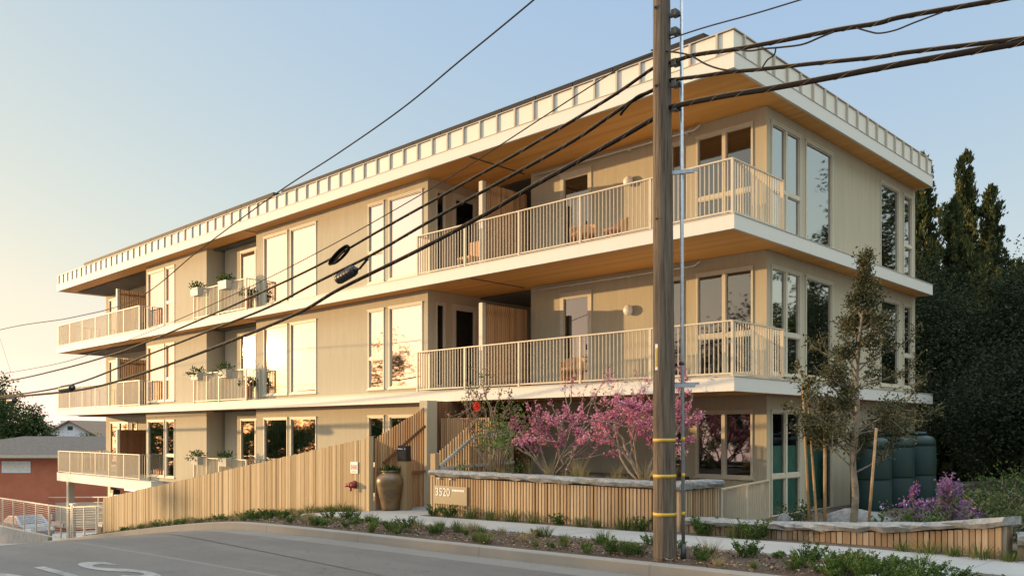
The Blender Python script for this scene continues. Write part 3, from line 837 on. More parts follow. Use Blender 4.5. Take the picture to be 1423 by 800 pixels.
def slat_face(pts, gap, wd, th, m, parent, zb):
    """vertical slats on a path of (x, y, ztop)"""
    s_ = MB()
    for (p, q) in zip(pts, pts[1:]):
        p = Vector(p); q = Vector(q); L = (Vector((q.x, q.y)) - Vector((p.x, p.y))).length; d = Vector(((q.x-p.x)/L, (q.y-p.y)/L, 0)); nn = Vector((-d.y, d.x, 0))
        s = 0
        while s < L - wd*.4:
            ww = wd * rnd.uniform(.9, 1.06)
            a = p + d*s; b = p + d*min(L, s + ww); o_ = nn*rnd.uniform(-.004, .006); zt = p.z + (q.z - p.z)*s/L
            lo = [a - o_, b - o_, b + nn*th - o_, a + nn*th - o_]
            s_.hexa([(v.x, v.y, zb(v.x, v.y)) for v in lo], [(v.x, v.y, zt) for v in lo]); s += gap
    return s_.build('slats', m, parent)

# front retaining wall with the street number
t_ = thing('retaining_wall', 'chest-high timber slatted planter wall with rough stone capping beside the entrance', 'wall', (-11, FY, G(-11)))
pw = [(-14.06, FY, -.99), (-7.75, FY, -.99), (-7.75, 13.25, -.99)]
zb = lambda x, y: G(x) - .03
slat_face(pw, .079, .054, .03, M['slat'], t_, zb)
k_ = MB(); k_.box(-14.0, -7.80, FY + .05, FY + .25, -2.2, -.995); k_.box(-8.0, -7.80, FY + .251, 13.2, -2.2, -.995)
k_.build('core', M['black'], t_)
stone_cap([(-14.08, FY, -.845), (-7.72, FY, -.865)], .34, .11).build('stone_cap', M['stone'], t_)
stone_cap([(-7.74, FY + .345, -.847), (-7.74, 13.27, -.857)], .34, .12).build('stone_cap', M['stone'], t_)
so = MB().box(-14.0, -8.05, FY + .251, 13.28, -1.4, -1.03); so.box(-14.0, -10.5, 13.281, 16.6, -1.4, -1.03); so = so.build('planting_bed', M['soil']); so['kind'] = 'structure'
for x in (-13.75, -13.38):
    l = MB(); l.tube([(x, FY - .035, -1.0), (x, FY - .035, -1.03)], .03, 10); l.build('downlight', M['lamp'], t_)
# street number plate
t2 = thing('street_number_sign', 'bronze number plate reading 3520 on the slatted wall', 'sign', (-13.55, FY - .03, -1.35))
MB().box(-13.92, -12.88, FY - .035, FY - .012, -1.55, -1.16).build('plate', M['plaque'], t2)
def text_mesh(name, body, size, origin, m, parent, xdir=(1,0,0), up=(0,0,1), depth=.004, offset=0.):
    cu = bpy.data.curves.new(name, 'FONT'); cu.body = body; cu.size = size; cu.extrude = depth; cu.offset = offset
    tmp = bpy.data.objects.new(name, cu); col.objects.link(tmp); bpy.context.view_layer.update()
    me = bpy.data.meshes.new_from_object(tmp.evaluated_get(bpy.context.evaluated_depsgraph_get())); bpy.data.objects.remove(tmp)
    X = Vector(xdir); U = Vector(up); Z = X.cross(U); off = Vector(parent['_o'])
    for v in me.vertices: v.co = Vector(origin) + X*v.co.x + U*v.co.y + Z*v.co.z - off
    me.materials.clear(); me.materials.append(m)
    o = bpy.data.objects.new(name, me); col.objects.link(o); o.parent = parent; return o
text_mesh('digits', '3520', .24, (-13.87, FY - .040, -1.375), M['digit'], t2, offset=.004)
ln = MB()
x = -13.33
for i, w_ in enumerate((.035,.03,.04,.03,.035,.03,.04,.03)): ln.box(x, x + w_, FY - .040, FY - .0355, -1.265, -1.225); x += w_ + .014
ln.build('street_name', M['sign_white'], t2)

# lower retaining wall running to the right and round the corner
t_ = thing('retaining_wall', 'knee-high slatted wall with stone capping below the young oak', 'wall', (-5, FY, G(-5)))
pl = [(-7.66, 11.98, -1.53), (-6.2, 11.95, -1.50), (-5.0, 11.97, -1.43), (-4.1, 12.0, -1.36), (-3.5, 11.86, -1.27), (-2.95, 11.70, -1.17)]
zb2 = lambda x, y: G(x) - .05 - max(0, x + 3.9)*.12
slat_face(pl, .083, .071, .03, M['slat_grey'], t_, zb2)
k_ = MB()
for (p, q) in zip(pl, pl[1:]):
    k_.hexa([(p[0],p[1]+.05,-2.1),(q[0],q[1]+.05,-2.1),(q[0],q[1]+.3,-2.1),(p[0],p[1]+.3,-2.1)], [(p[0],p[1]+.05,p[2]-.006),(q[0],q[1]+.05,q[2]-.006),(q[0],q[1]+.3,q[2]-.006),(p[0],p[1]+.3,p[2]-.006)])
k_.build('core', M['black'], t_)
cap = [(p[0], p[1], p[2] + .108) for p in pl]; cap[-1] = (-2.90, 11.69, cap[-1][2] + .006)
stone_cap(cap, .34, .10).build('stone_cap', M['stone'], t_)
e_ = MB(); y = 11.74
while y < 12.02: e_.box(-2.945, -2.915, y, y + .07, G(-2.9) - .2, -1.172); y += .083
e_.build('end_slats', M['slat_grey'], t_)
t_ = thing('retaining_wall', 'short lower slatted wall with stone capping at the right edge', 'wall', (-2.4, 12, G(-2)))
pe = [(-2.80, 11.80, -1.40), (-2.3, 11.95, -1.335), (-1.2, 12.2, -1.2), (1.5, 12.6, -1.2), (6, 12.9, -1.2)]
slat_face(pe, .083, .071, .03, M['slat_grey'], t_, lambda x, y: -2.0)
stone_cap([(p[0], p[1], p[2] + .125) for p in pe], .34, .12).build('stone_cap', M['stone'], t_)
o = MB().hexa([(-7.66,12.28,-2.2),(-2.6,12.0,-2.2),(6,13.2,-2.2),(-7.66,13.2,-2.2)], [(-7.66,12.28,-1.6),(-2.95,12.02,-1.5),(6,13.2,-1.35),(-7.66,13.2,-1.66)]).build('planting_bed', M['soil']); o['kind'] = 'structure'
o = MB().hexa([(-8.6,13.25,-2.2),(6,13.25,-2.2),(20,40,-2.2),(-8.6,40,-2.2)], [(-8.6,13.25,-1.83),(6,13.25,-1.38),(20,40,-1.2),(-8.6,40,-1.75)]).build('planting_bed', M['soil']); o['kind'] = 'structure'

# ground-level railing between the wall and the building corner
t_ = thing('picket_railing', 'short pale picket railing between stone capped wall and building corner', 'railing', (-8.1, 15, -1.85))
railing([(-7.78, 13.32), (-8.52, 16.5)], -1.92, -1.03, name='pickets', parent=t_, gap=.13)

# fire hose connection and its sign, entry phone, urn
t_ = thing('hose_connection', 'red fire hose connection on the board fence below its sign', 'fire fitting', (-16.85, FY - .01, -1.28))
h = MB(); h.tube([(-16.85, FY - .002, -1.28), (-16.85, FY - .09, -1.28)], [.10, .075], 16); h.blob((-16.85, FY - .12, -1.285), .075, 12, 8, 0); h.build('body', M['red'], t_)
for s in (-1, 1):
    n_ = MB(); n_.tube([(-16.85 + s*.03, FY - .12, -1.285), (-16.85 + s*.15, FY - .16, -1.30)], [.048, .042], 12); n_.build('nozzle', M['red'], t_)
n_ = MB(); n_.tube([(-16.85, FY - .12, -1.34), (-16.85, FY - .12, -1.43)], .026, 10); n_.build('drain', M['red'], t_)
t_ = thing('fire_sign', 'white sign with red hose symbol on the board fence', 'sign', (-16.85, FY - .03, -.88))
MB().box(-16.99, -16.71, FY - .03, FY - .012, -1.01, -.74).build('plate', M['sign_white'], t_)
sy = MB()
for s in (-1, 1): sy.box(-16.85 + s*.065, -16.85 + s*.11, FY - .035, FY - .0305, -.925, -.80)
sy.box(-16.915, -16.785, FY - .035, FY - .0305, -.885, -.84); sy.box(-16.875, -16.825, FY - .035, FY - .0305, -.835, -.80); sy.box(-16.875, -16.825, FY - .035, FY - .0305, -.925, -.89)
sy.box(-16.96, -16.74, FY - .035, FY - .0305, -.99, -.982); sy.box(-16.94, -16.77, FY - .035, FY - .0305, -.97, -.955)
sy.build('symbol', M['sign_red'], t_)
gx, gy = -15.6, 12.5
gz = G(gx) + .02
t_ = thing('entry_phone', 'timber entry phone pillar with black panel beside the clay urn', 'intercom', (gx, gy, gz))
MB().box(gx - .17, gx + .15, gy - .08, gy + .08, gz, gz + 1.14).build('pillar', M['fence'], t_)
po = MB().box(gx - .17, gx + .15, gy - .085, gy + .06, gz + 1.142, gz + 1.50).build('panel', M['black'], t_)
MB().box(gx - .12, gx + .10, gy - .088, gy - .0855, gz + 1.20, gz + 1.38).build('screen', M['joint'], po)
l = MB(); x = gx - .15
for w_ in (.025,.02,.028,.02,.025,.022): l.box(x, x + w_, gy - .089, gy - .0855, gz + 1.415, gz + 1.44); x += w_ + .007
l.box(gx + .09, gx + .115, gy - .089, gy - .0855, gz + 1.415, gz + 1.44)
l.build('lettering', M['sign_white'], po)
ux, uy = -15.88, 12.3
uz = G(ux) + .02
t_ = thing('clay_urn', 'big glazed brown clay urn standing left of the entry phone', 'urn', (ux, uy, uz))
u = MB(); u.lathe((ux, uy, uz), [(r_, z_*.92) for r_, z_ in [(.19,0),(.215,.02),(.22,.10),(.25,.25),(.30,.48),(.335,.68),(.34,.76),(.32,.85),(.26,.91),(.205,.94),(.20,.97),(.225,.99),(.225,1.01),(.19,1.02),(.17,.98),(.17,.92)]], 36)
for z_, r_ in ((.12,.227),(.35,.278),(.55,.318)):
    pass
u.build('body', M['clay'], t_)
t_ = thing('succulent', 'dark green succulent rosette growing in the clay urn', 'plant', (ux, uy, uz + .88))
l = MB()
for i in range(90):
    a = rnd.uniform(0, 6.28); r = rnd.uniform(.02, .17); d = Vector((math.cos(a)*r*5, math.sin(a)*r*5, rnd.uniform(.4, 1.1)))
    l.leaf((ux + math.cos(a)*r, uy + math.sin(a)*r, uz + .89), d, rnd.uniform(.12, .22), .05)
l.build('leaves', M['herb'], t_)

# ------------------------------------------------------------------ utility pole with riser pipe and cables
px_, py_ = -6.2, 9.23
pz = G(px_)
t_ = thing('utility_pole', 'weathered wooden utility pole with yellow bands and steel riser pipe', 'utility pole', (px_, py_, pz))
n = 44; H = 10.4; pts = []; rad = []
def pole_c(h): return Vector((px_ - .004*h, py_ - .005*h, pz + h))
def pole_r(h): return .152 - .0058*h
for i in range(n + 1):
    h = -.3 + (H + .3)*i/n; c = pole_c(h); pts.append(c); rad.append(pole_r(h)*(1 + rnd.uniform(-.006, .006)))
po = MB().tube(pts, rad, 28).build('pole', M['pole'], t_)
for h in (.55, 1.04, 1.50):
    c = pole_c(h); r = pole_r(h) + .004
    MB().tube([pole_c(h), pole_c(h + .045)], r, 28).build('band', M['yellow'], t_)
MB().box(px_ - .05, px_ - .012, py_ - .15, py_ - .135, pz + 2.42, pz + 2.75).build('tag', M['sign_white'], t_)
MB().box(px_ - .043, px_ - .019, py_ - .154, py_ - .1505, pz + 2.46, pz + 2.70).build('tag', M['yellow'], t_)
# riser pipe to the right of the pole
rx, ry = px_ + .215, py_ + .095
rp = MB(); rp.tube([(rx, ry, pz - .05), (rx - .02, ry, pz + 3.0), (rx - .035, ry, pz + H - .5)], .023, 12); rpo = rp.build('riser_pipe', M['grey_metal'], t_)
MB().tube([(rx, ry, pz - .05), (rx, ry, pz + .2)], .034, 12).build('boot', M['dark_metal'], rpo)
for h in (.56, 1.05, 1.51): MB().tube([(rx - .004, ry, pz + h), (rx - .004, ry, pz + h + .05)], .025, 12).build('band', M['yellow'], rpo)
MB().tube([(rx - .02, ry, pz + 2.48), (rx - .02, ry, pz + 2.53)], .027, 12).build('coupling', M['dark_metal'], rpo)
for h in (2.22, 4.95):
    b_ = MB(); a = pole_c(h) + Vector((.08, .05, 0)); d = Vector((.215, .095, 0)).normalized()
    b_.bar(a, a + d*.30, .05, .045); b_.bar(a + Vector((-.02, .06, .03)), a + d*.34 + Vector((-.02, .06, .03)), .02, .03); b_.build('standoff_bracket', M['grey_metal'], t_)
for h in (4.35, 6.05, 7.05):
    bo = MB(); c = pole_c(h); bo.tube([c + Vector((-.01,-.10,0)), c + Vector((-.012,-.15,0))], .012, 8); bo.box(c.x-.032, c.x+.008, c.y-.125, c.y-.117, c.z-.02, c.z+.02); bo.build('bolt', M['dark_metal'], t_)
for h in (5.75, 6.05, 6.32, 6.72, 6.95):
    ht = MB(); c = pole_c(h); ht.bar(c + Vector((.10,.02,0)), c + Vector((.24,.07,.0)), .05, .04); ht.box(c.x+.15, c.x+.22, c.y-.02, c.y+.08, c.z-.03, c.z+.05); ht.build('cable_clamp', M['dark_metal'], t_)

def smooth(pts, n=8):
    P = [Vector(p) for p in pts]; out = []
    for i in range(len(P)-1):
        p0 = P[max(i-1,0)]; p1 = P[i]; p2 = P[i+1]; p3 = P[min(i+2,len(P)-1)]
        for k in range(n):
            t = k/n
            out.append(.5*((2*p1) + (p2-p0)*t + (2*p0-5*p1+4*p2-p3)*t*t + (3*p1-p0-3*p2+p3)*t**3))
    out.append(P[-1]); return out
def span(x, y, Y):
    """point on the vertical plane y = Y (the pole line) from measured bearings (photo survey)"""
    t = (x - 711.5)/1180.; D = Y/(.718 + .696*t); return (D*(.718*t - .696), Y, (598.5 - y)*D/1180.)
def cable(label, pts, r, m='cable', lash=False, group='cables strung from the utility pole', name='overhead_cable'):
    P = smooth(pts); t_ = None
    o = MB().tube(P, r, 8).build(name, M[m], None, P[len(P)//2]); tag(o, label, 'cable', group)
    if lash:
        # strand bound on top of the cable and its spiral binding
        l = MB(); L = 0; pr = None; acc = []
        for a, b in zip(P, P[1:]):
            k = max(1, int((b-a).length/.06))
            for i in range(k): acc.append(a + (b-a)*i/k)
        path = []
        for i, p in enumerate(acc):
            d = (acc[min(i+1,len(acc)-1)] - acc[max(i-1,0)]).normalized(); s = d.cross(Vector((0,0,1))).normalized(); u = s.cross(d)
            ph = i*.06/.32*2*math.pi; path.append(p + (s*math.cos(ph) + u*math.sin(ph))*(r + .003))
        l.tube(path, .003, 4); l.tube([p + Vector((0,0,r + .004)) for p in P], .005, 5); lo = l.build('lashing', M['lash'], o)
    return o
PY = 9.2; V_ = Vector
A = [span(x, y, PY) for x, y in ((918,93),(905,97),(848,136),(742,200),(648.5,253),(532,318),(440,370),(340,417),(295,437),(207,474),(152,494),(80,514),(0,531))]
Bc = [span(x, y, PY) for x, y in ((918,122),(905,127),(880,140),(850,160),(790,200),(686,258),(600,306),(517,354),(441,392),(373,427),(295,458),(206,493),(101,534),(0,551))]
Cc = [span(x, y, PY) for x, y in ((918,160),(905,167),(848,200),(737,261),(669,301),(575,351),(471.5,402),(408,438),(295,484),(206,516),(114,541),(0,553))]
T2 = [span(x, y, PY) for x, y in ((918,70),(905,76),(848,103),(698,200),(635,240),(560,285),(458,342),(340,402),(207,461),(100,500),(16,517),(-30,524))]
T1 = [span(x, y, PY + .1) for x, y in ((917,-150),(742,0),(640,84),(560,150),(470,213),(385,268),(280,345),(190,415),(100,441),(0,458))]
def ext(P, dx, dz): return P + [(P[-1][0] - dx, P[-1][1] - .2, P[-1][2] + dz)]
cable('upper thick dark cable running left from the pole past a small coil', ext(A, 14, -.1), .020, lash=True)
cable('middle dark cable running left from the pole carrying the big splice case', ext(Bc, 14, -.1), .023, lash=True)
cable('lowest and thickest black cable running left from the pole', ext(Cc, 14, -.1), .031, lash=True)
cable('thin wire running left from the pole just above the thick cables', ext(T2, 14, -.1), .009, 'thin')
cable('topmost thin wire crossing the open sky on the left', ext(T1, 14, -.1), .013, 'thin')
tag(MB().tube(smooth([span(0, 470, 12), span(8, 495, 12), span(15, 517, PY + .3)]), .006, 5).build('overhead_cable', M['thin'], None, span(8, 495, 12)), 'short thin drop wire above the tree at the left edge', 'cable', 'cables strung from the utility pole')
Ar = [span(x, y, PY) for x, y in ((918,91),(929,88),(945,83),(961,78),(985,74),(1019,69.6),(1088,57),(1164,42),(1220,33),(1255,24),(1392,0),(1500,-22))]
Br = [span(x, y, PY) for x, y in ((918,114),(929,112),(970,107),(1012,101),(1057,97),(1130,89),(1220,80),(1265,73),(1423,54),(1500,44))]
Cr = [span(x, y, PY) for x, y in ((918,153),(929,150),(965,142),(1012,133),(1075,123),(1150,109),(1240,92),(1340,74),(1423,59),(1520,40))]
Tr = [span(x, y, PY) for x, y in ((918,60),(929,55),(981,38),(1050,19),(1113,0),(1200,-26))]
def extr(P):
    a = V_(P[-2]); b = V_(P[-1]); st = (b - a).length; sl = (b.z - a.z)/max(.01, b.x - a.x); out = list(P); x = b.x; z = b.z; step = st
    for k in range(9):
        step *= 1.5; x += step; sl += .012; z += sl*step; out.append((x, b.y, z))
    return out
cable('upper dark cable running right from the pole with hanging loops', extr(Ar), .023, lash=True)
cable('middle lashed cable running right from the pole', extr(Br), .020, lash=True)
cable('lowest and thickest cable running right from the pole', extr(Cr), .031, lash=True)
cable('thin wire rising right from the pole to the top edge', extr(Tr), .009, 'thin')
# slack loops, splice, coil
cable('slack loop of wire hanging under the upper right cable near the sky', [span(x, y, PY - .02) for x, y in ((1190,39),(1207,44),(1222,46.5),(1245,42),(1270,32),(1310,17))], .009, 'thin', group='slack loops under the cables')
cable('slack loop of wire hanging under the upper right cable above the roof corner', [span(x, y, PY - .02) for x, y in ((1019,67),(1040,71),(1062,68),(1085,66),(1115,62),(1140,52),(1160,44))], .011, 'thin', group='slack loops under the cables')
cable('short jumper wire dropping from the upper to the middle right cable', [span(x, y, PY - .03) for x, y in ((1078,66),(1076,76),(1066,84),(1059,95))], .009, 'thin', group='slack loops under the cables')
cable('drooping thin wire from the pole to the middle right cable', [span(x, y, PY - .05) for x, y in ((905,70),(931,72),(958,77),(980,89),(1000,96),(1020,99))], .011, 'thin', group='slack loops under the cables')
cable('slack loop of cable just left of the pole below the eaves', [span(x, y, PY - .04) for x, y in ((905,127),(885,135),(868,152),(862,160))], .018, 'cable', group='slack loops under the cables')
def splice(label, a, b, r):
    a = Vector(a); b = Vector(b); d = (b-a); t_ = thing('splice_case', label, 'splice case', tuple((a+b)/2), 'splice cases on the cables')
    m = MB(); m.tube([a, a + d*.04, a + d*.1, a + d*.88, a + d*.95, b], [r*.7, r*.95, r, r, r*.9, r*.6], 18); m.build('housing', M['black'], t_)
    e = MB(); e.tube([a - d*.001, a - d*.12], [r*.5, r*.35], 14); e.build('end_cap', M['dark_metal'], t_)
    rb = MB()
    for k in range(5): rb.tube([a + d*(.15 + .16*k), a + d*(.18 + .16*k)], r*1.06, 18)
    rb.build('ribs', M['black'], t_)
splice('big black splice case hanging below the cable in front of the upper windows', span(493, 375, PY - .05), span(469, 389, PY - .05), .098)
splice('dark splice case on the cables in front of the left balcony', span(101, 538, PY - .03), span(84, 541, PY - .03), .105)
splice('dark round splice case on the cables above the distant tree', span(21, 556, PY - .03), span(12, 556.5, PY - .03), .10)
m = MB(); m.tube([span(511, 358, PY), span(505, 366, PY - .02), span(494, 379, PY - .05)], .014, 6); m.tube([span(512, 360, PY), span(500, 374, PY - .05)], .01, 6)
tag(m.build('overhead_cable', M['cable'], None, span(505, 368, PY)), 'short cable tail looping down into the big splice case', 'cable', 'slack loops under the cables')
c0 = Vector(span(474, 355, PY - .05)); ring = []
dx = Vector((1, 0, .35)).normalized(); dz = Vector((0, .15, 1)).normalized()
m = MB()
for k in range(4):
    ring = [c0 + dx*math.cos(t)*(.30 + .012*k) + dz*math.sin(t)*(.085 + .006*k) + Vector((0, -.02*k, 0)) for t in [2*math.pi*i/28 for i in range(29)]]
    m.tube(ring, .012, 6)
m.bar(c0 - dx*.34, c0 + dx*.1 + dz*.05, .03, .03); m.bar(c0 - dx*.34, c0 - dx*.05 - dz*.04, .02, .02)
tag(m.build('cable_coil', M['cable'], None, tuple(c0)), 'small oval coil of spare cable hung from the upper cable', 'cable coil')

# ------------------------------------------------------------------ vegetation
def rv(s=1.): return Vector((rnd.gauss(0, s), rnd.gauss(0, s), rnd.gauss(0, s)))
def grow(mb, p, d, L, r, depth, tips, up=.15, spread=.55, kids=(2, 3), bend=.12, shrink=.72, side=False):
    n = 5; pts = [Vector(p)]; rad = [r]
    d = Vector(d).normalized(); q = Vector(p)
    for i in range(n):
        d = (d + rv(bend) + Vector((0,0,up*.3))).normalized(); q = q + d*(L/n); pts.append(q.copy()); rad.append(r*(1 - .38*(i+1)/n))
        if depth <= 1: tips.append((q.copy(), d.copy()))
    mb.tube(pts, rad, 7 if r > .03 else (5 if r > .012 else 3), caps=False)
    if depth <= 0: return
    k = rnd.randint(*kids)
    for i in range(k):
        dd = (d + rv(spread)).normalized(); dd.z += up; dd.normalize()
        at = pts[-1] if i == 0 else pts[rnd.randint(2, n)]
        grow(mb, at, dd, L*shrink*rnd.uniform(.75, 1.15), max(.003, r*.58), depth - 1, tips, up, spread, kids, bend, shrink)
def leaves_at(mb, tips, n, l, w, spread, along=.5, droop=0., vr=None, lit=None):
    for p, d in tips:
        for i in range(n):
            dd = (d*along + rv(.7) + Vector((0,0,-droop))).normalized()
            mb.leaf(p + rv(spread), dd, l*rnd.uniform(.7, 1.25), w*rnd.uniform(.8, 1.2), vr() if vr else None)

# pink redbuds in the planting bed
def redbud(label, base, stems, crownfn, m, leaves_mat=None, nflower=14, seed=1, size=.055):
    global rnd
    keep = rnd; rnd = random.Random(seed)
    t_ = thing('redbud_tree', label, 'tree', base, 'flowering redbuds')
    tr = MB(); tips = []
    for (d, L, r) in stems: grow(tr, base, d, L, r, 3, tips, up=.12, spread=.55, kids=(2, 3), bend=.13, shrink=.66)
    tr.build('trunk', M['bark'], t_)
    cl = MB()
    tips2 = []
    for p, d in tips:
        f = crownfn(p)
        if rnd.random() < f: tips2.append((p, d))
    for p, d in tips2:
        # blossoms sit tight on the twigs
        for i in range(rnd.randint(nflower//3, nflower)):
            q = p - d*rnd.uniform(0, .16) + rv(.022); cl.leaf(q, rv(), size*rnd.uniform(.6, 1.2), size*.7)
    cl.build('blossom', M[m], t_)
    if leaves_mat:
        lf = MB()
        for p, d in tips:
            if rnd.random() < .35:
                for i in range(3): lf.leaf(p + rv(.04), rv() + d, .05, .04)
        lf.build('leaves', M[leaves_mat], t_)
    rnd = keep; return t_
V = Vector
redbud('bushy pink redbud in the planting bed in front of the dark wall', (-11.75, 13.3, -1.03),
       [((-.55,.0,.9), .85, .035), ((.45,.05,.95), .85, .035), ((.1,.15,1), 1.0, .034), ((-.25,-.2,.8), .8, .028), ((.6,-.1,.6), .8, .026), ((-.7,.1,.5), .75, .026), ((.25,.1,1.1), 1.5, .022), ((.6,-.05,1.1), 1.45, .02), ((.9,.0,1.1), 1.5, .02)],
       lambda p: 0 if p.z > 1.7 else (.24 if p.z > .40 else (.50 if p.z > -.55 else .12)), 'redbud', None, 14, 5)
redbud('pink redbud half hidden behind the utility pole', (-9.2, 13.0, -1.03),
       [((-.5,.0,1.1), 1.05, .04), ((.55,-.05,1.0), 1.05, .04), ((.15,.1,1.15), 1.0, .036), ((-.8,.0,.9), 1.1, .03), ((.95,-.05,.75), 1.05, .03), ((.75,.1,.9), 1.1, .028), ((-.35,-.1,1.2), 1.2, .025)],
       lambda p: 0 if p.z > 1.4 else (.20 if p.z > .55 else (.72 if p.z > -.2 else .10)), 'redbud', None, 19, 11)
redbud('sparse budding redbud beside the stair guard', (-13.1, 12.85, -1.03),
       [((-.3,.0,1.2), 1.0, .03), ((.3,.0,1.2), 1.0, .03), ((-.5,.05,1.0), .9, .022), ((.05,.1,1.3), 1.1, .024)],
       lambda p: 0 if p.z > 1.45 else .22, 'pinkbud', 'shrub', 9, 21, .045)
def flower_shrub(label, c, r, n, m, fm, nf, l=.07, cat='shrub', name='flowering_shrub', group=None, stems=True):
    t_ = thing(name, label, cat, c, group); lf = MB(); fb = MB(); st = MB()
    c = V(c)
    cl = [V((rnd.gauss(0,.5)*r[0], rnd.gauss(0,.5)*r[1], rnd.uniform(.1,1)*r[2])) for _ in range(max(6, n//45))]
    for q in cl:
        if stems: st.tube([c, c + V((q.x*.5, q.y*.5, q.z*.6)), c + q], [.014, .01, .004], 5)
        for i in range(n // len(cl)):
            p = q + rv(.18*min(r)); 
            if p.z < .02: p.z = .02
            lf.leaf(c + p, rv() + V((0,0,.4)), l*rnd.uniform(.6,1.2), l*.55)
        for i in range(nf // len(cl)):
            p = q + rv(.2*min(r)); p.z = max(.03, p.z); fb.leaf(c + p, rv() + V((0,0,.4)), l*.8, l*.6)
    if stems: st.build('stems', M['bark'], t_)
    lf.build('foliage', M[m], t_)
    if nf: fb.build('blossom', M[fm], t_)
    return t_
t_ = flower_shrub('green leafed hibiscus with one red flower beside the stair guard', (-12.75, 12.75, -1.03), (.95, .5, 1.5), 900, 'shrub', 'red_flower', 0, .075)
f = MB()
for i in range(26):
    a = 2*math.pi*i/26; f.leaf((-13.36, 12.72, .53), (math.cos(a), -.5, math.sin(a)), .13, .09)
f.build('blossom', M['red_flower'], t_)

# young holm oak tied to stakes
t_ = thing('young_oak', 'young dark leafed oak with pale trunk staked in front of the right wall', 'tree', (-5.65, 13.8, -1.65))
rnd = random.Random(31)
tr = MB(); tips = []
base = V((-5.65, 13.8, -1.65)); trunk = [base, base + V((.05,0,.6)), base + V((.0,.02,1.15)), base + V((.08,.0,1.8)), base + V((.06,.03,2.6)), base + V((.15,.0,3.4)), base + V((.24,.0,3.9)), base + V((.25,.0,4.4))]
sp = smooth(trunk, 6); tr.tube(sp, [.062*(1 - .9*i/(len(sp)-1)) + .004 for i in range(len(sp))], 10)
for i, p in enumerate(sp):
    h = p.z - base.z
    if h < .95: continue
    wmax = .95 if h < 2.0 else max(.16, .95 - (h - 2.0)*.42)
    for k in range(2 if h < 3.6 else 1):
        a = rnd.uniform(0, 6.283); d = V((math.cos(a), math.sin(a), rnd.uniform(.15, .9)))
        grow(tr, p, d, wmax*rnd.uniform(.45, .95), .016, 2, tips, up=.12, spread=.5, kids=(2, 3), bend=.12, shrink=.6)
tr.build('trunk', M['oakbark'], t_)
lf = MB()
for p, d in tips:
    h = p.z - base.z
    if h < 1.0: continue
    k = 8 if h < 2.9 else (7 if h < 3.6 else 5)
    for i in range(k):
        lf.leaf(p - d*rnd.uniform(0,.14) + rv(.05), (d*.5 + rv(.7)).normalized(), rnd.uniform(.035, .068), rnd.uniform(.02, .035))
lf.build('crown', M['oak'], t_)
def stake(label, p, q, r=.023):
    t_ = thing('tree_stake', label, 'stake', p, 'timber stakes beside the young oak'); MB().tube([p, q], [r, r*.95], 10).build('pole', M['stake'], t_)
stake('tallest thin timber stake left of the young oak', (-6.28, 13.6, -1.75), (-6.40, 13.6, .80))
stake('shorter dark timber stake between the tall stake and the oak trunk', (-6.02, 13.6, -1.75), (-6.02, 13.6, .22), .028)
stake('leaning timber stake right of the oak trunk', (-5.33, 13.6, -1.75), (-5.19, 13.6, .05))
t_ = thing('young_sapling', 'thin leaning sapling with few leaves beside the tallest stake', 'tree', (-6.22, 13.75, -1.7))
tr = MB(); tips = []; b0 = V((-6.22, 13.75, -1.7))
tr.tube(smooth([b0, b0+V((-.05,0,.8)), b0+V((-.1,0,1.5)), b0+V((-.15,0,2.1)), b0+V((-.27,0,2.45))], 5), [.022]*10+[.016]*5+[.009]*6, 7)
for k in range(9): grow(tr, b0+V((-.13,0,1.75+.08*k)), V((rnd.uniform(-1,1), rnd.uniform(-1,1), .5)), .32, .008, 1, tips)
tr.build('trunk', M['stake'], t_); lf = MB(); leaves_at(lf, tips, 3, .08, .045, .04); lf.build('crown', M['oak'], t_)
rnd = random.Random(77)

redbud('low purple redbud in front of the green tanks', (-5.05, 15.5, -1.75),
       [((-.5,.0,.7), .42, .03), ((.6,.1,.5), .5, .03), ((.8,.3,.35), .5, .025), ((-.7,.1,.35), .4, .025), ((.2,.0,1.), .5, .026), ((.5,.4,.75), .5, .02)],
       lambda p: .6 if p.z > -1.5 else .1, 'purple', None, 12, 41, .05)

# green rain tanks
def tank(label, x, y, r, h):
    z = -1.86; t_ = thing('water_tank', label, 'water tank', (x, y, z), 'green rain water tanks')
    pr = [(r*.96,0),(r,.04)]; k = 2
    for i in range(k):
        a = .08 + (h-.3)*i/k; b = .08 + (h-.3)*(i+1)/k
        pr += [(r, a+.02), (r, b-.05), (r*.98, b-.035), (r*.98, b-.01), (r, b)]
    pr += [(r*.99, h-.16), (r*.93, h-.07), (r*.80, h-.02), (r*.35, h+.03)]
    m = MB(); m.lathe((x,y,z), pr, 40); m.build('body', M['tank'], t_)
    l = MB(); l.lathe((x,y,z), [(.22,h+.02),(.22,h+.08),(.18,h+.10)], 24); l.build('lid', M['tank'], t_)
    v = MB(); v.tube([(x+r*.75, y-r*.66, z+.15), (x+r*.85, y-r*.75, z+.15)], .04, 10); v.build('valve', M['sign_white'], t_)
tank('green water tank nearest the street behind the oak trunk', -7.6, 19.6, .44, 1.70)
tank('green water tank in the middle of the row', -7.5, 20.75, .44, 1.72)
tank('green water tank at the far end of the row beside the purple blossom', -7.4, 22.0, .42, 1.74)

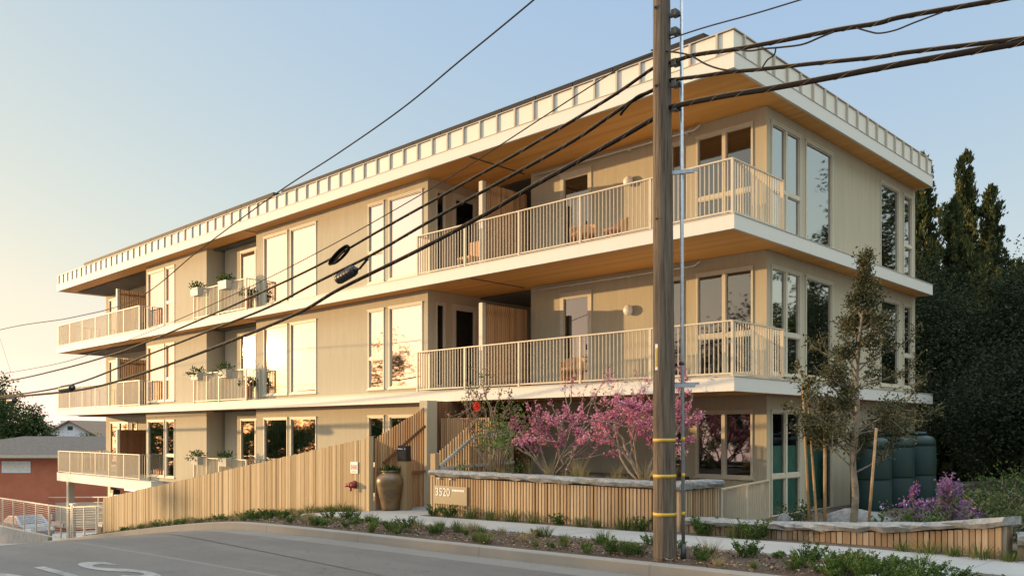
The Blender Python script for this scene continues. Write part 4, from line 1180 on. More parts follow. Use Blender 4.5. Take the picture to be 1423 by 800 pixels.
# boulders and small shrubs at the foot of the wall
def boulder(label, c, r):
    m = MB(); m.blob(c, r, 14, 9, .10); o = m.build('boulder', M['stone'], None, c); tag(o, label, 'boulder', 'boulders behind the low wall')
boulder('flat grey boulder left of the oak trunk', (-6.0, 14.9, -1.66), (.62, .4, .30))
boulder('small pale rock below the corner window', (-7.0, 14.2, -1.62), (.16, .14, .16))
boulder('small pale rock among the green plants at the street edge', (-3.9, 9.5, -1.56), (.12, .1, .09))
flower_shrub('small grey leafed bush below the corner window', (-6.75, 14.4, -1.75), (.45, .35, .45), 420, 'olive', 'white_flower', 18, .06)
flower_shrub('bright green low plant right of the leaning stake', (-5.15, 14.4, -1.72), (.5, .4, .3), 420, 'shrub', 'white_flower', 0, .07)
flower_shrub('lavender with purple spikes right of the bright green plant', (-5.0, 15.0, -1.72), (.45, .3, .5), 320, 'olive', 'purple', 120, .05)
for i, (x, y, s, lab) in enumerate(((-3.8, 14.6, .8, 'grey green bush at the right end behind the low wall'), (-3.0, 16.2, 1.0, 'large dull green bush in front of the mesh fence'), (-1.6, 15.5, 1.0, 'dull green bush at the right edge behind the low wall'),
                                    (-4.6, 18.2, 1.1, 'dark green bush behind the purple redbud'), (-4.1, 16.2, .8, 'dark green bush right of the purple redbud'), (-3.4, 19.5, 1.1, 'tall green bush before the mesh fence posts'), (-4.9, 20.4, .9, 'round dark bush close to the mesh fence'))):
    flower_shrub(lab, (x, y, -1.7), (s, s*.8, s*.75), 900, 'olive', 'white_flower', 16 if i in (0, 2) else 0, .075)

# wire mesh fence at the back right
t_ = thing('mesh_fence', 'grey wire mesh fence with metal posts before the dark trees', 'fence', (-4, 22, -1.9))
m = MB(); x = -7.0
while x < 4: m.box(x, x + .007, 22., 22.007, -2.3, -1.46); x += .09
z = -2.3
while z < -1.46: m.box(-7, 4, 21.992, 21.999, z, z + .007); z += .09
m.build('mesh', M['grey_metal'], t_)
MB().box(-7, 4, 21.97, 22.03, -1.455, -1.40).build('top_rail', M['grey_metal'], t_)
for x in (-6.84, -5.99, -5.14, -4.3, -3.4, -2.5, -1, 1): MB().box(x - .035, x + .035, 21.96, 22.04, -2.5, -1.458).build('post', M['grey_metal'], t_)

# tall cypresses behind the building
def cypress(label, x, y, z0, h, r, n, seed, spires, m='cypress', group='tall cypress trees behind the building'):
    rr = random.Random(seed)
    t_ = thing('cypress_tree', label, 'tree', (x, y, z0), group)
    tr = MB(); tr.tube([(x, y, z0), (x, y, z0 + h*.85)], [.22, .05], 9)
    lf = MB()
    for (dx, dy, hh, rad, wgt) in spires:
        tr.tube([(x, y, z0 + .5), (x + dx*.6, y + dy*.6, z0 + hh*.3), (x + dx, y + dy, z0 + hh*.9)], [.12, .07, .02], 6)
        # irregular clumps up the spire; each clump is a spray of upswept fronds
        for k in range(int(n*2.3*wgt/46)):
            t = rr.random()**.85; zz = hh*(.06 + .94*t)
            prof = (min(1, (1-t)*1.35 + .02)**.85) * rad*2.0 * (.8 + .35*math.sin(t*23 + seed))
            a = rr.uniform(0, 2*math.pi); q = (rr.random()**.4)*prof
            c = V((x + dx + math.cos(a)*q, y + dy + math.sin(a)*q, z0 + zz))
            dirv = V((math.cos(a)*.5*(1.15-t), math.sin(a)*.5*(1.15-t), 1.)).normalized()
            vv = rr.uniform(0, .6); cl = rr.uniform(.25, .6)*(1.1 - .55*t)
            for i in range(46):
                s_ = rr.random(); p = c + dirv*(s_*cl*1.5) + V((rr.gauss(0,1), rr.gauss(0,1), rr.gauss(0,1)))*(.13*cl*(1.25 - s_)) * 1.6
                d = (dirv + V((rr.gauss(0,.35), rr.gauss(0,.35), rr.gauss(0,.25)))).normalized()
                lf.leaf(p, d, rr.uniform(.12, .24), rr.uniform(.05, .09), min(1, max(0, vv + rr.gauss(.12, .2))))
        for k in range(int(n*wgt*.22)):
            t = rr.random(); zz = hh*(.04 + .88*t); prof = (math.sin(min(1, (1-t)*1.15 + .03)*math.pi/2))**1.05 * rad * .72
            a = rr.uniform(0, 2*math.pi); q = (rr.random()**.5)*prof
            d = V((math.cos(a)*.5 + rr.gauss(0,.3), math.sin(a)*.5 + rr.gauss(0,.3), 1.)).normalized()
            lf.leaf((x + dx + math.cos(a)*q, y + dy + math.sin(a)*q, z0 + zz), d, rr.uniform(.3, .5), rr.uniform(.14, .24), rr.uniform(0, .3))
    tr.build('trunk', M['bark'], t_); lf.build('crown', M[m], t_); return t_
cypress('tall dark cypress directly behind the right corner of the roof', -11.9, 36.0, -2.6, 13.3, 1.5, 16000, 3, [(0,0,13.4,1.35,.5),(.9,.9,11.6,1.2,.4),(-.9,.3,10.5,1.2,.3),(.2,.0,8.,1.9,.3)])
cypress('tallest cypress standing clear of the building with a single pointed top', -11.6, 40.4, -2.6, 14.5, 1.6, 18000, 4, [(0,0,14.5,1.35,.45),(.3,1.,10.6,1.3,.3),(-.5,-.8,9.2,1.5,.3),(.4,.2,9.5,2.0,.4)])
cypress('shorter cypress on the right of the tallest one', -10.5, 40.2, -2.6, 12.6, 1.5, 16000, 5, [(0,0,12.7,1.15,.4),(.9,.9,9.4,1.35,.35),(.1,-.7,8.6,1.5,.35)])
cypress('low sloping cypress at the right side of the group', -7.7, 40.6, -2, 9.2, 1.6, 16000, 6, [(0,0,9.0,1.3,.4),(1.1,1.1,7.9,1.3,.4),(-.6,-.4,8.2,1.6,.4),(.5,.3,5.5,1.8,.3)])
def bush_tree(label, x, y, z0, h, r, n, seed, m='evergreen', name='evergreen_tree', cat='tree', group=None, leaf=.115, trunk=.18, squash=1., gaps=.8, crown_base=.3):
    rr = random.Random(seed)
    t_ = thing(name, label, cat, (x, y, z0), group)
    tr = MB(); top = V((x, y, z0 + h*.6)); tr.tube([(x, y, z0), (x + .1, y, z0 + h*.3), top], [trunk, trunk*.75, trunk*.3], 9)
    lf = MB(); cl = int(n/60)
    for k in range(cl):
        a = rr.uniform(0, 2*math.pi); ph = math.acos(rr.uniform(-.75, 1)); q = rr.random()**.45
        R_ = r*(.82 + .25*math.sin(3*a + seed) + .15*math.sin(5*ph + seed))
        c = V((x + R_*q*math.sin(ph)*math.cos(a), y + R_*q*math.sin(ph)*math.sin(a), z0 + h*(crown_base + (1-crown_base)/2) + q*h*(1-crown_base)/2*math.cos(ph)*(.9 + .2*math.sin(2*a+seed))))
        if k % 7 == 0: tr.tube([V((x, y, z0 + h*.35)), V((x, y, z0 + h*.35))*.45 + c*.55], [trunk*.3, .015], 5)
        cr = rr.uniform(.25, .55)*gaps*(r/2.2)**.5; vv = rr.uniform(.05, .65)
        for i in range(60):
            p = c + V((rr.gauss(0,1), rr.gauss(0,1), rr.gauss(0,.8)))*cr
            d = V((rr.gauss(0,1), rr.gauss(0,1), rr.gauss(-.1,.8))).normalized()
            lf.leaf(p, d, leaf*rr.uniform(.7, 1.3), leaf*.5, min(1, max(0, vv + rr.gauss(0, .18))))
    tr.build('trunk', M['bark'], t_); lf.build('crown', M[m], t_); return t_
gE = 'dense evergreens behind the mesh fence'
bush_tree('dense dark evergreen beside the building behind the tanks', -10.2, 30.6, -2, 8.2, 2.6, 34000, 11, group=gE, crown_base=.05)
bush_tree('dense dark evergreen in the middle behind the mesh fence', -7.4, 33.0, -2, 8.0, 3.0, 40800, 12, group=gE, crown_base=.03)
bush_tree('dense dark evergreen at the right edge of the picture', -3.9, 32.4, -2, 7.6, 2.9, 37400, 13, group=gE, crown_base=.03)
bush_tree('broad low evergreen just behind the wire mesh fence', -6.2, 26.8, -2, 4.6, 2.3, 27200, 14, group=gE, crown_base=.02)
bush_tree('low evergreen behind the mesh fence at the right edge', -2.2, 27.2, -2, 4.6, 2.4, 27200, 15, group=gE, crown_base=.02)
bush_tree('evergreen far back at the right edge', 1.2, 37.0, -2, 6.5, 3.2, 14000, 16, group=gE, crown_base=.03)

# ------------------------------------------------------------------ tufts in the verge, strip and bed
def tuft_proto(name, label, cat, m, n, h, r, w, lean=.6):
    t_ = thing(name, label, cat, (0, 0, -50)); l = MB()
    for i in range(n):
        a = rnd.uniform(0, 6.283); rr_ = r*rnd.random()**.7*.5; d = V((math.cos(a)*lean*rnd.random(), math.sin(a)*lean*rnd.random(), 1)).normalized()
        hh = h*rnd.uniform(.5, 1.1); p = V((math.cos(a)*rr_, math.sin(a)*rr_, -50.02)); q = p + d*hh*.6; d2 = (d + V((math.cos(a)*.5, math.sin(a)*.5, -.15))).normalized(); e = q + d2*hh*.5
        sd = d.cross(V((0,0,1))); sd = sd.normalized() if sd.length > .01 else V((1,0,0)); ww = w*rnd.uniform(.7, 1.2)
        l._add([p - sd*ww/2, p + sd*ww/2, q + sd*ww*.4, q - sd*ww*.4, e], [(0,1,2,3),(3,2,4)])
    l.build('blades', M[m], t_); return t_
def herb_proto(name, label, cat, m, n, h, r, l, flowers=None):
    t_ = thing(name, label, cat, (0, 0, -50)); lf = MB()
    st = max(5, n//26)
    for k in range(st):
        a = rnd.uniform(0, 6.283); q = r*rnd.random()**.6; top = V((math.cos(a)*q*1.2, math.sin(a)*q*1.2, h*rnd.uniform(.45, 1.1))); b0 = V((math.cos(a)*q*.5, math.sin(a)*q*.5, 0))
        lf.bar(b0 + V((0,0,-50.02)), top + V((0,0,-50)), .006, .006, var=.2)
        for i in range(n//st):
            t = rnd.random()**.7; p = b0 + (top - b0)*t + V((0,0,-50)); aa = rnd.uniform(0, 6.283)
            lf.leaf(p, (math.cos(aa), math.sin(aa), rnd.uniform(.2, .9)), l*rnd.uniform(.6, 1.2)*(1.2 - .5*t), l*.32)
    lf.build('leaves', M[m], t_)
    if flowers:
        f = MB()
        for i in range(40):
            a = rnd.uniform(0, 6.283); q = r*rnd.random(); p = V((math.cos(a)*q*.5, math.sin(a)*q*.5, -50 + h*rnd.uniform(.2, .55)))
            for j in range(4): f.leaf(p, rv(), .035, .03)
        f.build('blossom', M[flowers], t_)
    return t_
P_grass = tuft_proto('grass_tuft', 'x', 'grass tuft', 'grass', 110, .20, .16, .008)
P_grass2 = tuft_proto('grass_tuft', 'x', 'grass tuft', 'grass', 90, .26, .22, .008, .9)
P_dry = tuft_proto('dry_grass_tuft', 'x', 'grass tuft', 'dry', 110, .26, .20, .006, .7)
P_tall = tuft_proto('tall_grass_tuft', 'x', 'grass tuft', 'dry', 80, .75, .2, .006, .35)
P_herb = herb_proto('green_plant', 'x', 'plant', 'leafy', 360, .20, .22, .06)
P_low = herb_proto('green_plant', 'x', 'plant', 'shrub', 220, .10, .2, .055)
P_big = herb_proto('leafy_plant', 'x', 'plant', 'leafy', 620, .34, .34, .075)
P_big2 = herb_proto('leafy_plant', 'x', 'plant', 'leafy', 520, .24, .34, .065, 'white_flower')
used = set()
def plant(proto, x, y, sc_, label, group, z=None):
    z = G(x) + .015 if z is None else z
    rz = rnd.uniform(0, 6.28)
    if proto.name not in used:
        used.add(proto.name); proto.location = (x, y, z); proto.rotation_euler = (0,0,rz); proto.scale = (sc_,)*3; proto['label'] = label; proto['group'] = group
        for ch in proto.children: pass
        return proto
    return dup(proto, (x, y, z), rz, sc_, label, group)
# the meshes were laid out round (0, 0, -50): their parents sit there, so local coordinates start at the foot
x = -32.0
while x < -16.8:
    p_ = rnd.choice((P_grass, P_grass2, P_grass2, P_grass))
    plant(p_, x, 11.80 + rnd.uniform(-.06, .08), rnd.uniform(.75, 1.25), {'grass_tuft': 'green grass tuft at the foot of the pale board fence', 'green_plant': 'small leafy plant at the foot of the pale board fence'}[p_.name.split('.')[0]], 'tufts along the foot of the board fence')
    x += rnd.uniform(.13, .27)
for x in (-13.75,-13.2,-12.6,-12.0,-11.45,-10.85,-10.2,-9.7,-9.35,-8.75,-8.45,-7.95,-7.2,-6.6,-6.25):
    plant(rnd.choice((P_herb, P_grass2, P_grass)), x, 11.78, rnd.uniform(.9, 1.4), 'small dark green clump at the foot of the slatted planter wall', 'clumps along the foot of the planter wall')
for i in range(11):
    x = -4.1 + .32*i; plant(P_grass2 if i % 2 else P_grass, x, 11.62 - .02*i + rnd.uniform(-.05,.05), 1.15, 'grass tuft between sidewalk and the right end of the low wall', 'grass along the right end of the low wall', G(x) - .02)
for i in range(190):
    x = rnd.uniform(-24, -3.4); y = rnd.uniform(9.0, 10.35)
    if (x - px_)**2 + (y - py_)**2 < .12: continue
    p_ = rnd.choice((P_grass, P_dry, P_low, P_low, P_herb, P_grass2))
    nm = p_.name.split('.')[0]
    plant(p_, x, y, rnd.uniform(.5, 1.05), {'grass_tuft': 'green grass tuft in the mulch strip beside the kerb', 'dry_grass_tuft': 'dry straw coloured grass tuft in the mulch strip', 'green_plant': 'low green plant flat in the mulch strip'}[nm], 'plants in the mulch strip beside the kerb')
plant(P_dry, -5.75, 9.55, 1.25, 'larger dry grass tuft beside the riser pipe of the utility pole', 'plants in the mulch strip beside the kerb')
plant(P_grass2, -4.75, 10.1, .9, 'upright grass tuft at the sidewalk edge right of the utility pole', 'plants in the mulch strip beside the kerb')
for i in range(22):
    x = rnd.uniform(-4.5, -2.3); y = rnd.uniform(8.95, 10.1) - max(0, x + 3.2)*.35
    plant(rnd.choice((P_big, P_big2, P_big, P_herb)), x, y, rnd.uniform(.45, .85), 'leafy green plant among the street edge planting at bottom right', 'leafy plants at the bottom right street edge')
for x, y in ((-12.9,12.7),(-12.55,12.6),(-11.3,12.7),(-10.6,12.8),(-10.3,12.6),(-9.6,12.7),(-8.9,12.6),(-8.4,12.7),(-12.2,13.1),(-11.0,13.2)):
    plant(P_tall, x, y, rnd.uniform(.6, 1.), 'tall wispy straw grass in the planting bed behind the stone capping', 'wispy grasses in the planting bed', -1.03)
for i in range(16):
    plant(rnd.choice((P_dry, P_grass2)), rnd.uniform(-13.6, -8.4), rnd.uniform(12.5, 13.2), rnd.uniform(.8, 1.2), 'low grass clump in the planting bed behind the stone capping', 'low grasses in the planting bed', -1.03)
# wood chips: nobody could count them
ch = MB()
for i in range(9000):
    x = rnd.uniform(-26, -2); y = rnd.uniform(8.92, 10.38); ch.leaf((x, y, G(x) + .02 + rnd.uniform(0, .012)), (rnd.gauss(0,1), rnd.gauss(0,1), rnd.gauss(0,.25)), rnd.uniform(.02, .065), rnd.uniform(.012, .03))
o = ch.build('wood_chips', M['chip']); tag(o, 'loose brown wood chips covering the strip beside the kerb', 'mulch', kind='stuff')

# ------------------------------------------------------------------ left: car park gate, neighbours
def mesh_gate(name, label, cat, p, q, zt0, zt1, zb0, zb1, nposts, m='trim', group=None, gap=.10):
    t_ = thing(name, label, cat, ((p[0]+q[0])/2, (p[1]+q[1])/2, min(zb0, zb1)), group)
    P_ = V((p[0], p[1], 0)); Q = V((q[0], q[1], 0)); L = (Q-P_).length
    def at(s, f): 
        c = P_ + (Q-P_)*s; zt = zt0 + (zt1-zt0)*s; zb_ = zb0 + (zb1-zb0)*s; return (c.x, c.y, zb_ + (zt-zb_)*f)
    w = MB(); k = int((zt0 - zb0)/gap)
    for i in range(1, k): w.bar(at(0, i/k), at(1, i/k), .012, .011)
    w.build('mesh', M['grey_metal'], t_)
    r_ = MB(); r_.bar(at(0,1), at(1,1), .05, .06); r_.bar(at(0,.02), at(1,.02), .05, .05); r_.build('rail', M[m], t_)
    for i in range(nposts):
        s = i/(nposts-1); MB().bar(at(s, -.03), at(s, 1.), .06, .06, up=(0,1,0)).build('post', M[m], t_)
    return t_
mesh_gate('guard_fence', 'pale metal guard fence sloping down on the low concrete wall', 'fence', (-56., 13.5), (-43.4, 13.5), -3.62, -3.48, -5.15, -4.95, 8)
t_ = mesh_gate('driveway_gate', 'pale metal driveway gate leaf with lock box', 'gate', (-43.3, 13.5), (-39.9, 13.4), -3.48, -3.40, -4.95, -4.86, 3)
l = MB(); l.box(-42.8, -41.3, 13.42, 13.5, -4.35, -4.2); l.box(-42.75, -42.55, 13.38, 13.5, -4.1, -3.85); l.build('lock_box', M['grey_metal'], t_)
mesh_gate('driveway_gate', 'narrow metal gate leaf between double post and fence end', 'gate', (-39.3, 13.2), (-33.6, 12.6), -3.30, -2.84, -4.78, -4.15, 4)
t_ = thing('gate_post', 'double dark steel post between the two gate leaves', 'post', (-39.6, 13.3, -4.9))
for dx_ in (-.12, .12): MB().box(-39.6+dx_-.05, -39.6+dx_+.05, 13.25, 13.35, -5.2, -3.25).build('post', M['grey_metal'], t_)
MB().box(-39.8, -39.4, 13.2, 13.4, -3.24, -3.16).build('cap', M['white'], t_)
mesh_gate('boundary_fence', 'beige boundary fence along the red house behind the car park', 'fence', (-80, 19.2), (-44.5, 22), -5.45, -3.6, -7.3, -5.2, 9, gap=.35)
t_ = thing('slatted_wall', 'beige horizontal board wall behind the car park', 'wall', (-60, 21, -6.8))
m = MB()
for i in range(16):
    a, b = V((-80, 19.5, 0)), V((-44.5, 22.3, 0)); f0 = i/16; z0a, z0b = -7.75 + f0*1.75, -5.55 + f0*1.75
    m.hexa([(a.x,a.y,z0a),(b.x,b.y,z0b),(b.x,b.y+.03,z0b),(a.x,a.y+.03,z0a)], [(a.x,a.y,z0a+.095),(b.x,b.y,z0b+.095),(b.x,b.y+.03,z0b+.095),(a.x,a.y+.03,z0a+.095)])
m.build('boards', M['tan_wall'], t_)
t_ = thing('concrete_wall', 'low stained concrete wall under the guard fence at the left edge', 'wall', (-50, 13.5, -5.5))
MB().hexa([(-60,13.42,-7.4),(-43.3,13.42,-6),(-43.3,13.62,-6),(-60,13.62,-7.4)], [(-60,13.42,-5.2),(-43.3,13.42,-4.96),(-43.3,13.62,-4.96),(-60,13.62,-5.2)]).build('wall', M['concrete'], t_)
t_ = thing('utility_box', 'grey utility box at the lower end of the board fence', 'utility box', (-32.95, 12.2, -4.05))
MB().box(-33.15, -32.75, 12.0, 12.4, -4.1, -3.45).build('box', M['grey_metal'], t_); MB().box(-33.12, -32.78, 11.985, 11.999, -4.0, -3.55).build('door', M['dark_metal'], t_)
t_ = thing('gate_post', 'tall white gate post at the lower end of the board fence', 'post', (-32.9, 12.75, -4.05))
MB().box(-33.05, -32.8, 12.6, 12.85, -4.2, -2.45).build('post', M['white'], t_); MB().box(-33.1, -32.75, 12.55, 12.9, -2.449, -2.4).build('cap', M['white'], t_)

def parked_car(label, x, y, z, rz, m='car', group=None):
    t_ = thing('parked_car', label, 'car', (x, y, z), group)
    c, s = math.cos(rz), math.sin(rz)
    def W(a, b, h): return (x + a*c - b*s, y + a*s + b*c, z + h)
    prof = [(-2.1,.35),(-2.15,.75),(-1.9,.92),(-1.35,.98),(-.75,1.38),(.55,1.42),(1.25,.98),(2.0,.85),(2.15,.6),(2.1,.35)]
    b_ = MB(); n = len(prof); vs = []
    for sd, k in ((-.86,1),(.86,1)):
        for a, h in prof: vs.append(W(a, sd*(.82 if h > 1.1 else 1), h))
    fs = [tuple(range(n)), tuple(range(2*n-1, n-1, -1))] + [(i, n+i, n+(i+1) % n, (i+1) % n) for i in range(n)]
    b_._add(vs, fs); b_.build('body', M[m], t_)
    g = MB()
    for sd in (-1, 1):
        q = [(-1.15,1.0),(-.68,1.32),(.48,1.36),(1.05,1.0)]; g._add([W(a, sd*(.875 - .14*(h-1)/.36), h) for a, h in q], [(0,1,2,3)])
    g._add([W(-1.32,-.66,1.0), W(-1.32,.66,1.0), W(-.79,.62,1.365), W(-.79,.62-1.24,1.365)], [(0,1,2,3)]); g._add([W(1.23,-.66,1.01), W(1.23,.66,1.01), W(.6,.62,1.40), W(.6,-.62,1.40)], [(0,1,2,3)])
    g.build('window', M['pane_dark'], t_)
    for a in (-1.35, 1.35):
        for sd in (-.8, .8):
            w = MB(); w.tube([W(a, sd-.1, .32), W(a, sd+.1, .32)], .32, 20); wo = w.build('wheel', M['tyre'], t_)
            r_ = MB(); r_.tube([W(a, sd-.105, .32), W(a, sd+.105, .32)], .19, 14); r_.build('rim', M['grey_metal'], wo)
    for sd in (-.6, .6):
        h = MB(); h.box(*sum([[min(u), max(u)] for u in zip(W(2.02, sd-.14, .62), W(2.13, sd+.14, .76))], [])); h.build('headlight', M['sign_white'], t_)
parked_car('grey car parked behind the guard fence at the left edge', -57.5, 16.6, G(-57.5) - .05, .05)

# a red stucco house with a hipped grey roof
HR = V((.718, .696, 0)); HF = V((-.696, .718, 0))
def house_frame(c):
    c = V(c); return lambda u, v, z: tuple(c + HR*u + HF*v + V((0,0,z)))
def fbox(mb, F, u0, u1, v0, v1, z0, z1): mb.hexa([F(u0,v0,z0),F(u1,v0,z0),F(u1,v1,z0),F(u0,v1,z0)], [F(u0,v0,z1),F(u1,v0,z1),F(u1,v1,z1),F(u0,v1,z1)])
c0 = (-66.35, 19.45, -7.2)
F = house_frame(c0)
t_ = thing('red_house', 'red stucco house with low grey hipped roof left of the apartment block', 'house', c0)
m = MB(); fbox(m, F, -9.5, 13, .0, 9., -.8, 5.45); m.build('wall', M['stucco_red'], t_)
r_ = MB(); e0, e1 = 5.45, 6.80
lo = [F(-10.2,-.55,e0), F(13.7,-.55,e0), F(13.7,9.6,e0), F(-10.2,9.6,e0)]
hi = [F(-2.9,4.2,e1), F(9.0,4.2,e1), F(9.0,4.8,e1), F(-2.9,4.8,e1)]
r_.hexa(lo, hi); ro = r_.build('roof', M['shingle'], t_)
m = MB(); fbox(m, F, -10.25, 13.75, -.60, -.56, e0 - .14, e0 + .06); m.build('gutter', M['tan_wall'], ro)
def hwin(F, t_, u0, u1, z0, z1, v=-.02, n=2):
    m = MB(); fbox(m, F, u0-.06, u1+.06, v-.03, v+.019, z0-.06, z1+.06); wo = m.build('window', M['white_wall'], t_)
    for i in range(n):
        a = u0 + (u1-u0)*i/n + .02; b = u0 + (u1-u0)*(i+1)/n - .02; p = MB(); fbox(p, F, a, b, v-.036, v-.031, z0, z1); p.build('pane', M['blind'], wo)
hwin(F, t_, -1.95, -.05, 4.3, 5.0)
m = MB(); m.tube([F(-2.6,-.06,5.4), F(-2.6,-.06,1.)], .05, 8); m.build('downpipe', M['dark_metal'], t_)
m = MB(); fbox(m, F, -2.95, -2.75, -.12, -.001, 1.9, 2.3); m.build('meter', M['dark_metal'], t_)
# tan roofed building edge at far left
c1 = (-82, 12, -7.5); F = house_frame(c1)
t_ = thing('tan_house', 'low tan roofed house at the left edge behind the red house', 'house', c1)
m = MB(); fbox(m, F, -16, 4, 0, 8, -1, 4.9); m.build('wall', M['tan_wall'], t_)
m = MB(); m.hexa([F(-16.5,-.5,4.9),F(4.5,-.5,4.9),F(4.5,8.5,4.9),F(-16.5,8.5,4.9)], [F(-14,3.9,5.6),F(8.2,3.9,6.75),F(8.2,4.1,6.75),F(-14,4.1,5.6)]); m.build('roof', M['tan_wall'], t_)
hwin(F, t_, -8, -6.5, 2, 3.4); hwin(F, t_, -3, -1.5, 2, 3.4)
# far white gabled house
def gable_house(label, c, w, d, hw, hr, wm, rm, name='gabled_house', chim=None, wins=((-.3,.3),), wing=None, group=None, frame=None):
    F = frame or house_frame(c); t_ = thing(name, label, 'house', tuple(c), group)
    m = MB(); fbox(m, F, -w/2, w/2, 0, d, -2.5, hw)
    m._add([F(-w/2,0,hw), F(w/2,0,hw), F(0,0,hr), F(-w/2,d,hw), F(w/2,d,hw), F(0,d,hr)], [(0,1,2),(5,4,3)]); m.build('wall', M[wm], t_)
    r_ = MB(); o_ = .45; th = .16; sl = (hr-hw)/(w/2)
    for s in (-1, 1):
        a = s*(w/2 + o_); za = hw - o_*sl
        pts = [F(0,-o_,hr+.01), F(a,-o_,za+.01), F(a,d+o_,za+.01), F(0,d+o_,hr+.01)]
        if s < 0: pts = [pts[0], pts[3], pts[2], pts[1]]
        r_.hexa(pts, [tuple(V(p) + V((0,0,th))) for p in pts])
    ro = r_.build('roof', M[rm], t_)
    if chim: m = MB(); fbox(m, F, chim-.4, chim+.4, d*.4, d*.4+.9, hw - .5, hr + .9); m.build('chimney', M['white_wall'], ro)
    for (a, b) in wins: hwin(F, t_, a*w, b*w, hw*.35, hw*.8)
    m = MB(); fbox(m, F, -.3, .3, -.03, -.001, hw + (hr-hw)*.45, hw + (hr-hw)*.7); m.build('vent', M['pane_dark'], t_)
    if wing:
        m = MB(); fbox(m, F, wing[0], wing[1], .5, d - 1, -2.5, hw - .9); m.build('wing_wall', M[wm], t_)
        m = MB(); fbox(m, F, wing[0]-.4, wing[1]+.4, .1, d - .6, hw - .9, hw - .72); m.build('wing_roof', M[rm], t_)
    return t_
def rotf(c, a):
    c = V(c); U = V((math.cos(a), math.sin(a), 0)); W_ = V((-math.sin(a), math.cos(a), 0)); return lambda u, v, z: tuple(c + U*u + W_*v + V((0,0,z)))
gable_house('white gabled house with brown roof far beyond the red house', (-107, 35.6, -8.), 6.6, 11, 7.3, 9.1, 'white_wall', 'brown_shingle', wins=((.18,.42),), wing=(3.3, 8.))
gable_house('brown roofed house with chimney left of the white gabled house', (-112.5, 33.5, -8.), 7.5, 9, 6.4, 8.4, 'white_wall', 'brown_shingle', chim=1.5, wins=((-.1,.12),))
# far trees on the left
gL = 'trees beyond the houses on the left'
bush_tree('large green tree at the left edge above the red house roof', -85.5, 21.5, -8, 13.3, 4.6, 20000, 51, 'olive', 'broadleaf_tree', group=gL, leaf=.30, trunk=.4, crown_base=.2)
bush_tree('rounded green tree right of the large tree at the left edge', -83.5, 24.8, -8, 10.4, 2.4, 9000, 52, 'olive', 'broadleaf_tree', group=gL, leaf=.26, crown_base=.25)
bush_tree('low bright bush at the left edge beside the tan roof', -80, 18.5, -8, 8.3, 2.6, 7000, 53, 'shrub', 'broadleaf_tree', group=gL, leaf=.22, crown_base=.4)
bush_tree('small bush with pale flowers in front of the white gabled house', -92, 32.4, -8, 7.8, 1.9, 5000, 54, 'olive', 'broadleaf_tree', group=gL, leaf=.22, crown_base=.45)
bush_tree('distant tree right of the white gabled house', -118, 52, -9, 11.4, 3.4, 6000, 55, 'olive', 'broadleaf_tree', group=gL, leaf=.35, crown_base=.4)
bush_tree('distant golden tree behind the chimney', -150, 46, -11, 13.0, 6, 6000, 56, 'shrub', 'broadleaf_tree', group=gL, leaf=.5, crown_base=.4)
for i, (x, y, h) in enumerate(((-190, 70, 12), (-185, 86, 13), (-175, 100, 12))):
    bush_tree('hazy round tree on the far skyline %s' % ('left of the gable', 'above the gable', 'beside the far left balcony')[i], x, y, -14, h + 3, 7, 5000, 57 + i, 'olive', 'broadleaf_tree', group=gL, leaf=.6, crown_base=.3)

# across the street, behind the photographer's left shoulder: what the windows mirror and what shades the street
gS = 'houses across the street'
gable_house('pale house across the street', (-42, -13, G(-42)-.2), 11, 9, 4.6, 7.0, 'tan_wall', 'brown_shingle', frame=rotf((-42, -13, G(-42)-.2), 3.1416), group=gS)
gable_house('white house farther down across the street', (-62, -24, G(-62)-.2), 10, 9, 4.6, 6.8, 'white_wall', 'shingle', frame=rotf((-62, -24, G(-62)-.2), 3.1416), group=gS)
gT = 'trees across the street'
for i, (x, y, top, r) in enumerate(((-96,-18,2.6,4.5),(-90,-26,4.2,4.5),(-84,-33,3.4,4.5),(-78,-37,4.8,4.5),(-72,-44,5.2,4.5),(-64,-46,6.5,4.5),(-56,-48,7.5,4.5),(-46,-48,6.0,4.5),(-104,-10,2.0,4.5),(-36,-46,6.,4.5),(-100,-24,4.6,4.5),(-94,-13,3.4,4.2),(-86,-21,3.6,4),(-104,-31,5.2,4.5),(-80,-28,4.2,4),(-112,-17,4.6,5),(-118,-6,4.,5),(-112,-26,5.4,5),(-74,-33,4.4,4))):
    z0 = G(x) - .2; bush_tree('distant tree beyond the houses across the street', x, y, z0, top - z0, r, 4500, 90 + i, 'olive', 'broadleaf_tree', group='far trees across the street', leaf=.42, crown_base=.12)
for i, (x, y, h, r, sd, m_) in enumerate(((-36, -8.5, 6.0, 2.2, 71, 'olive'), (-57, -14.6, 8.2, 1.9, 72, 'olive'), (-28, -7.0, 4.4, 1.7, 73, 'olive'), (-68.5, -23.5, 17.2, 4.6, 74, 'evergreen'), (-67, -15.5, 9., 2.4, 75, 'olive'), (-26, -16, 13, 5, 76, 'evergreen'), (-15, -19, 13, 5, 77, 'olive'), (-36, -25, 13, 4.5, 79, 'evergreen'), (-2, -16, 9, 3.4, 78, 'olive'))):
    bush_tree('street tree across the road', x, y, G(x) - .2, h, r, 5000, sd, m_, 'broadleaf_tree', group=gT, leaf=.3, crown_base=.15)
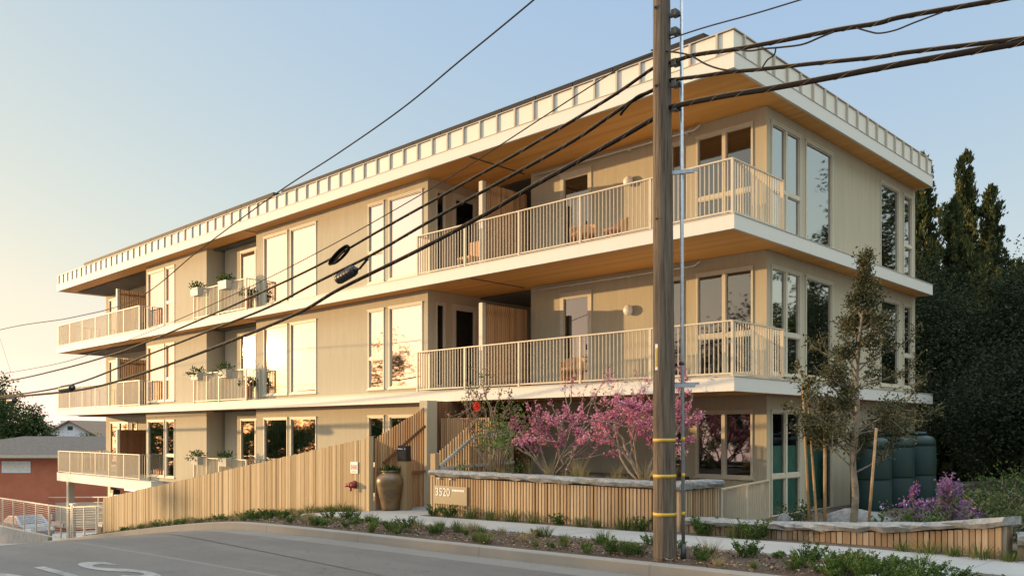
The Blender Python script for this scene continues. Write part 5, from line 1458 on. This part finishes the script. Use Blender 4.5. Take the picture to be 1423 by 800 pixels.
for i, (x, y, h, r, sd, m_) in enumerate(((24, 23, 17, 3.4, 81, 'evergreen'), (18, 36, 12, 3.4, 82, 'olive'), (34, 44, 13, 4, 83, 'olive'), (16, 52, 16, 4.5, 84, 'evergreen'), (1.5, 48, 18, 3.4, 85, 'evergreen'), (6, 50, 12, 3.2, 86, 'olive'))):
    bush_tree('tall tree beyond the right corner', x, y, G(x) - .2, h, r, 7000, sd, m_, 'broadleaf_tree', group='trees beyond the right corner', leaf=.3, crown_base=.2)

# ------------------------------------------------------------------ light, sky, camera
SUN = V((-.917, -.503, .0945)).normalized()
el = math.asin(SUN.z)
ld = bpy.data.lights.new('sun', 'SUN'); ld.energy = 1.6; ld.angle = R(.53); ld.color = (1., .66, .32)
lo = bpy.data.objects.new('sun', ld); col.objects.link(lo); lo.rotation_euler = (-SUN).to_track_quat('-Z', 'Y').to_euler(); lo.location = SUN*60
w = bpy.data.worlds.new('World'); sc.world = w; w.use_nodes = True
nt = w.node_tree; bg = nt.nodes['Background']
sky = nt.nodes.new('ShaderNodeTexSky'); sky.sky_type = 'NISHITA'; sky.sun_disc = False
sky.sun_elevation = el; sky.sun_rotation = math.atan2(SUN.x, SUN.y)
sky.altitude = 0; sky.air_density = 1.0; sky.dust_density = 1.0; sky.ozone_density = 1.5
# flatten the clear-sky range channel by channel; unseen upper sky brightened as added fill light
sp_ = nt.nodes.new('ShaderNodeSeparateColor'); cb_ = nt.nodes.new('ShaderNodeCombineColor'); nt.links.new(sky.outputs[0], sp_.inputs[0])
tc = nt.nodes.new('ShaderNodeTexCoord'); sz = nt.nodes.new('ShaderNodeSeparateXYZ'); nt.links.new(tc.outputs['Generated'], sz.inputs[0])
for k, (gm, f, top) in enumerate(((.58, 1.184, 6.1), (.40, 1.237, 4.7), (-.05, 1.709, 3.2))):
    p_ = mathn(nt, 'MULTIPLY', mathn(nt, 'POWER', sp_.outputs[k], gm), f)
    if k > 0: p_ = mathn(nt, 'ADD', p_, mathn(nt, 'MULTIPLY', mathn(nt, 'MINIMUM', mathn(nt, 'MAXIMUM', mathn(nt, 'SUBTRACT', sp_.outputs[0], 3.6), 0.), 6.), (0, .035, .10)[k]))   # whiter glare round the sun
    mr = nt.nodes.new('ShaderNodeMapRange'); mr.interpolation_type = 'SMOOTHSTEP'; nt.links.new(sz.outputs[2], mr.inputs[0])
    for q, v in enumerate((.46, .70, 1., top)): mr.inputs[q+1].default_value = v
    hz_ = nt.nodes.new('ShaderNodeMapRange'); hz_.interpolation_type = 'SMOOTHSTEP'; nt.links.new(sz.outputs[2], hz_.inputs[0])   # sky lifted along the horizon
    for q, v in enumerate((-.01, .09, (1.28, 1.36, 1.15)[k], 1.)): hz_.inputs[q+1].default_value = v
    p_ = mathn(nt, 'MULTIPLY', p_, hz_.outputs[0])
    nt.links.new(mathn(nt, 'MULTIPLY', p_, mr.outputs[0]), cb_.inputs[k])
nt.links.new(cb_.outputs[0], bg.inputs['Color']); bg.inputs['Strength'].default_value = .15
cd = bpy.data.cameras.new('camera'); cam = bpy.data.objects.new('camera', cd); col.objects.link(cam)
cd.sensor_width = 36; cd.lens = 1180/1423*36; cd.shift_y = 198.5/1423; cd.clip_end = 2000; cd.clip_start = .05
cam.location = (0, 0, 0); cam.rotation_euler = (R(90), 0, math.atan2(.696, .718)); sc.camera = cam
sc.view_settings.view_transform = 'Standard'; sc.view_settings.look = 'None'; sc.view_settings.exposure = 1.6; sc.view_settings.gamma = 1.
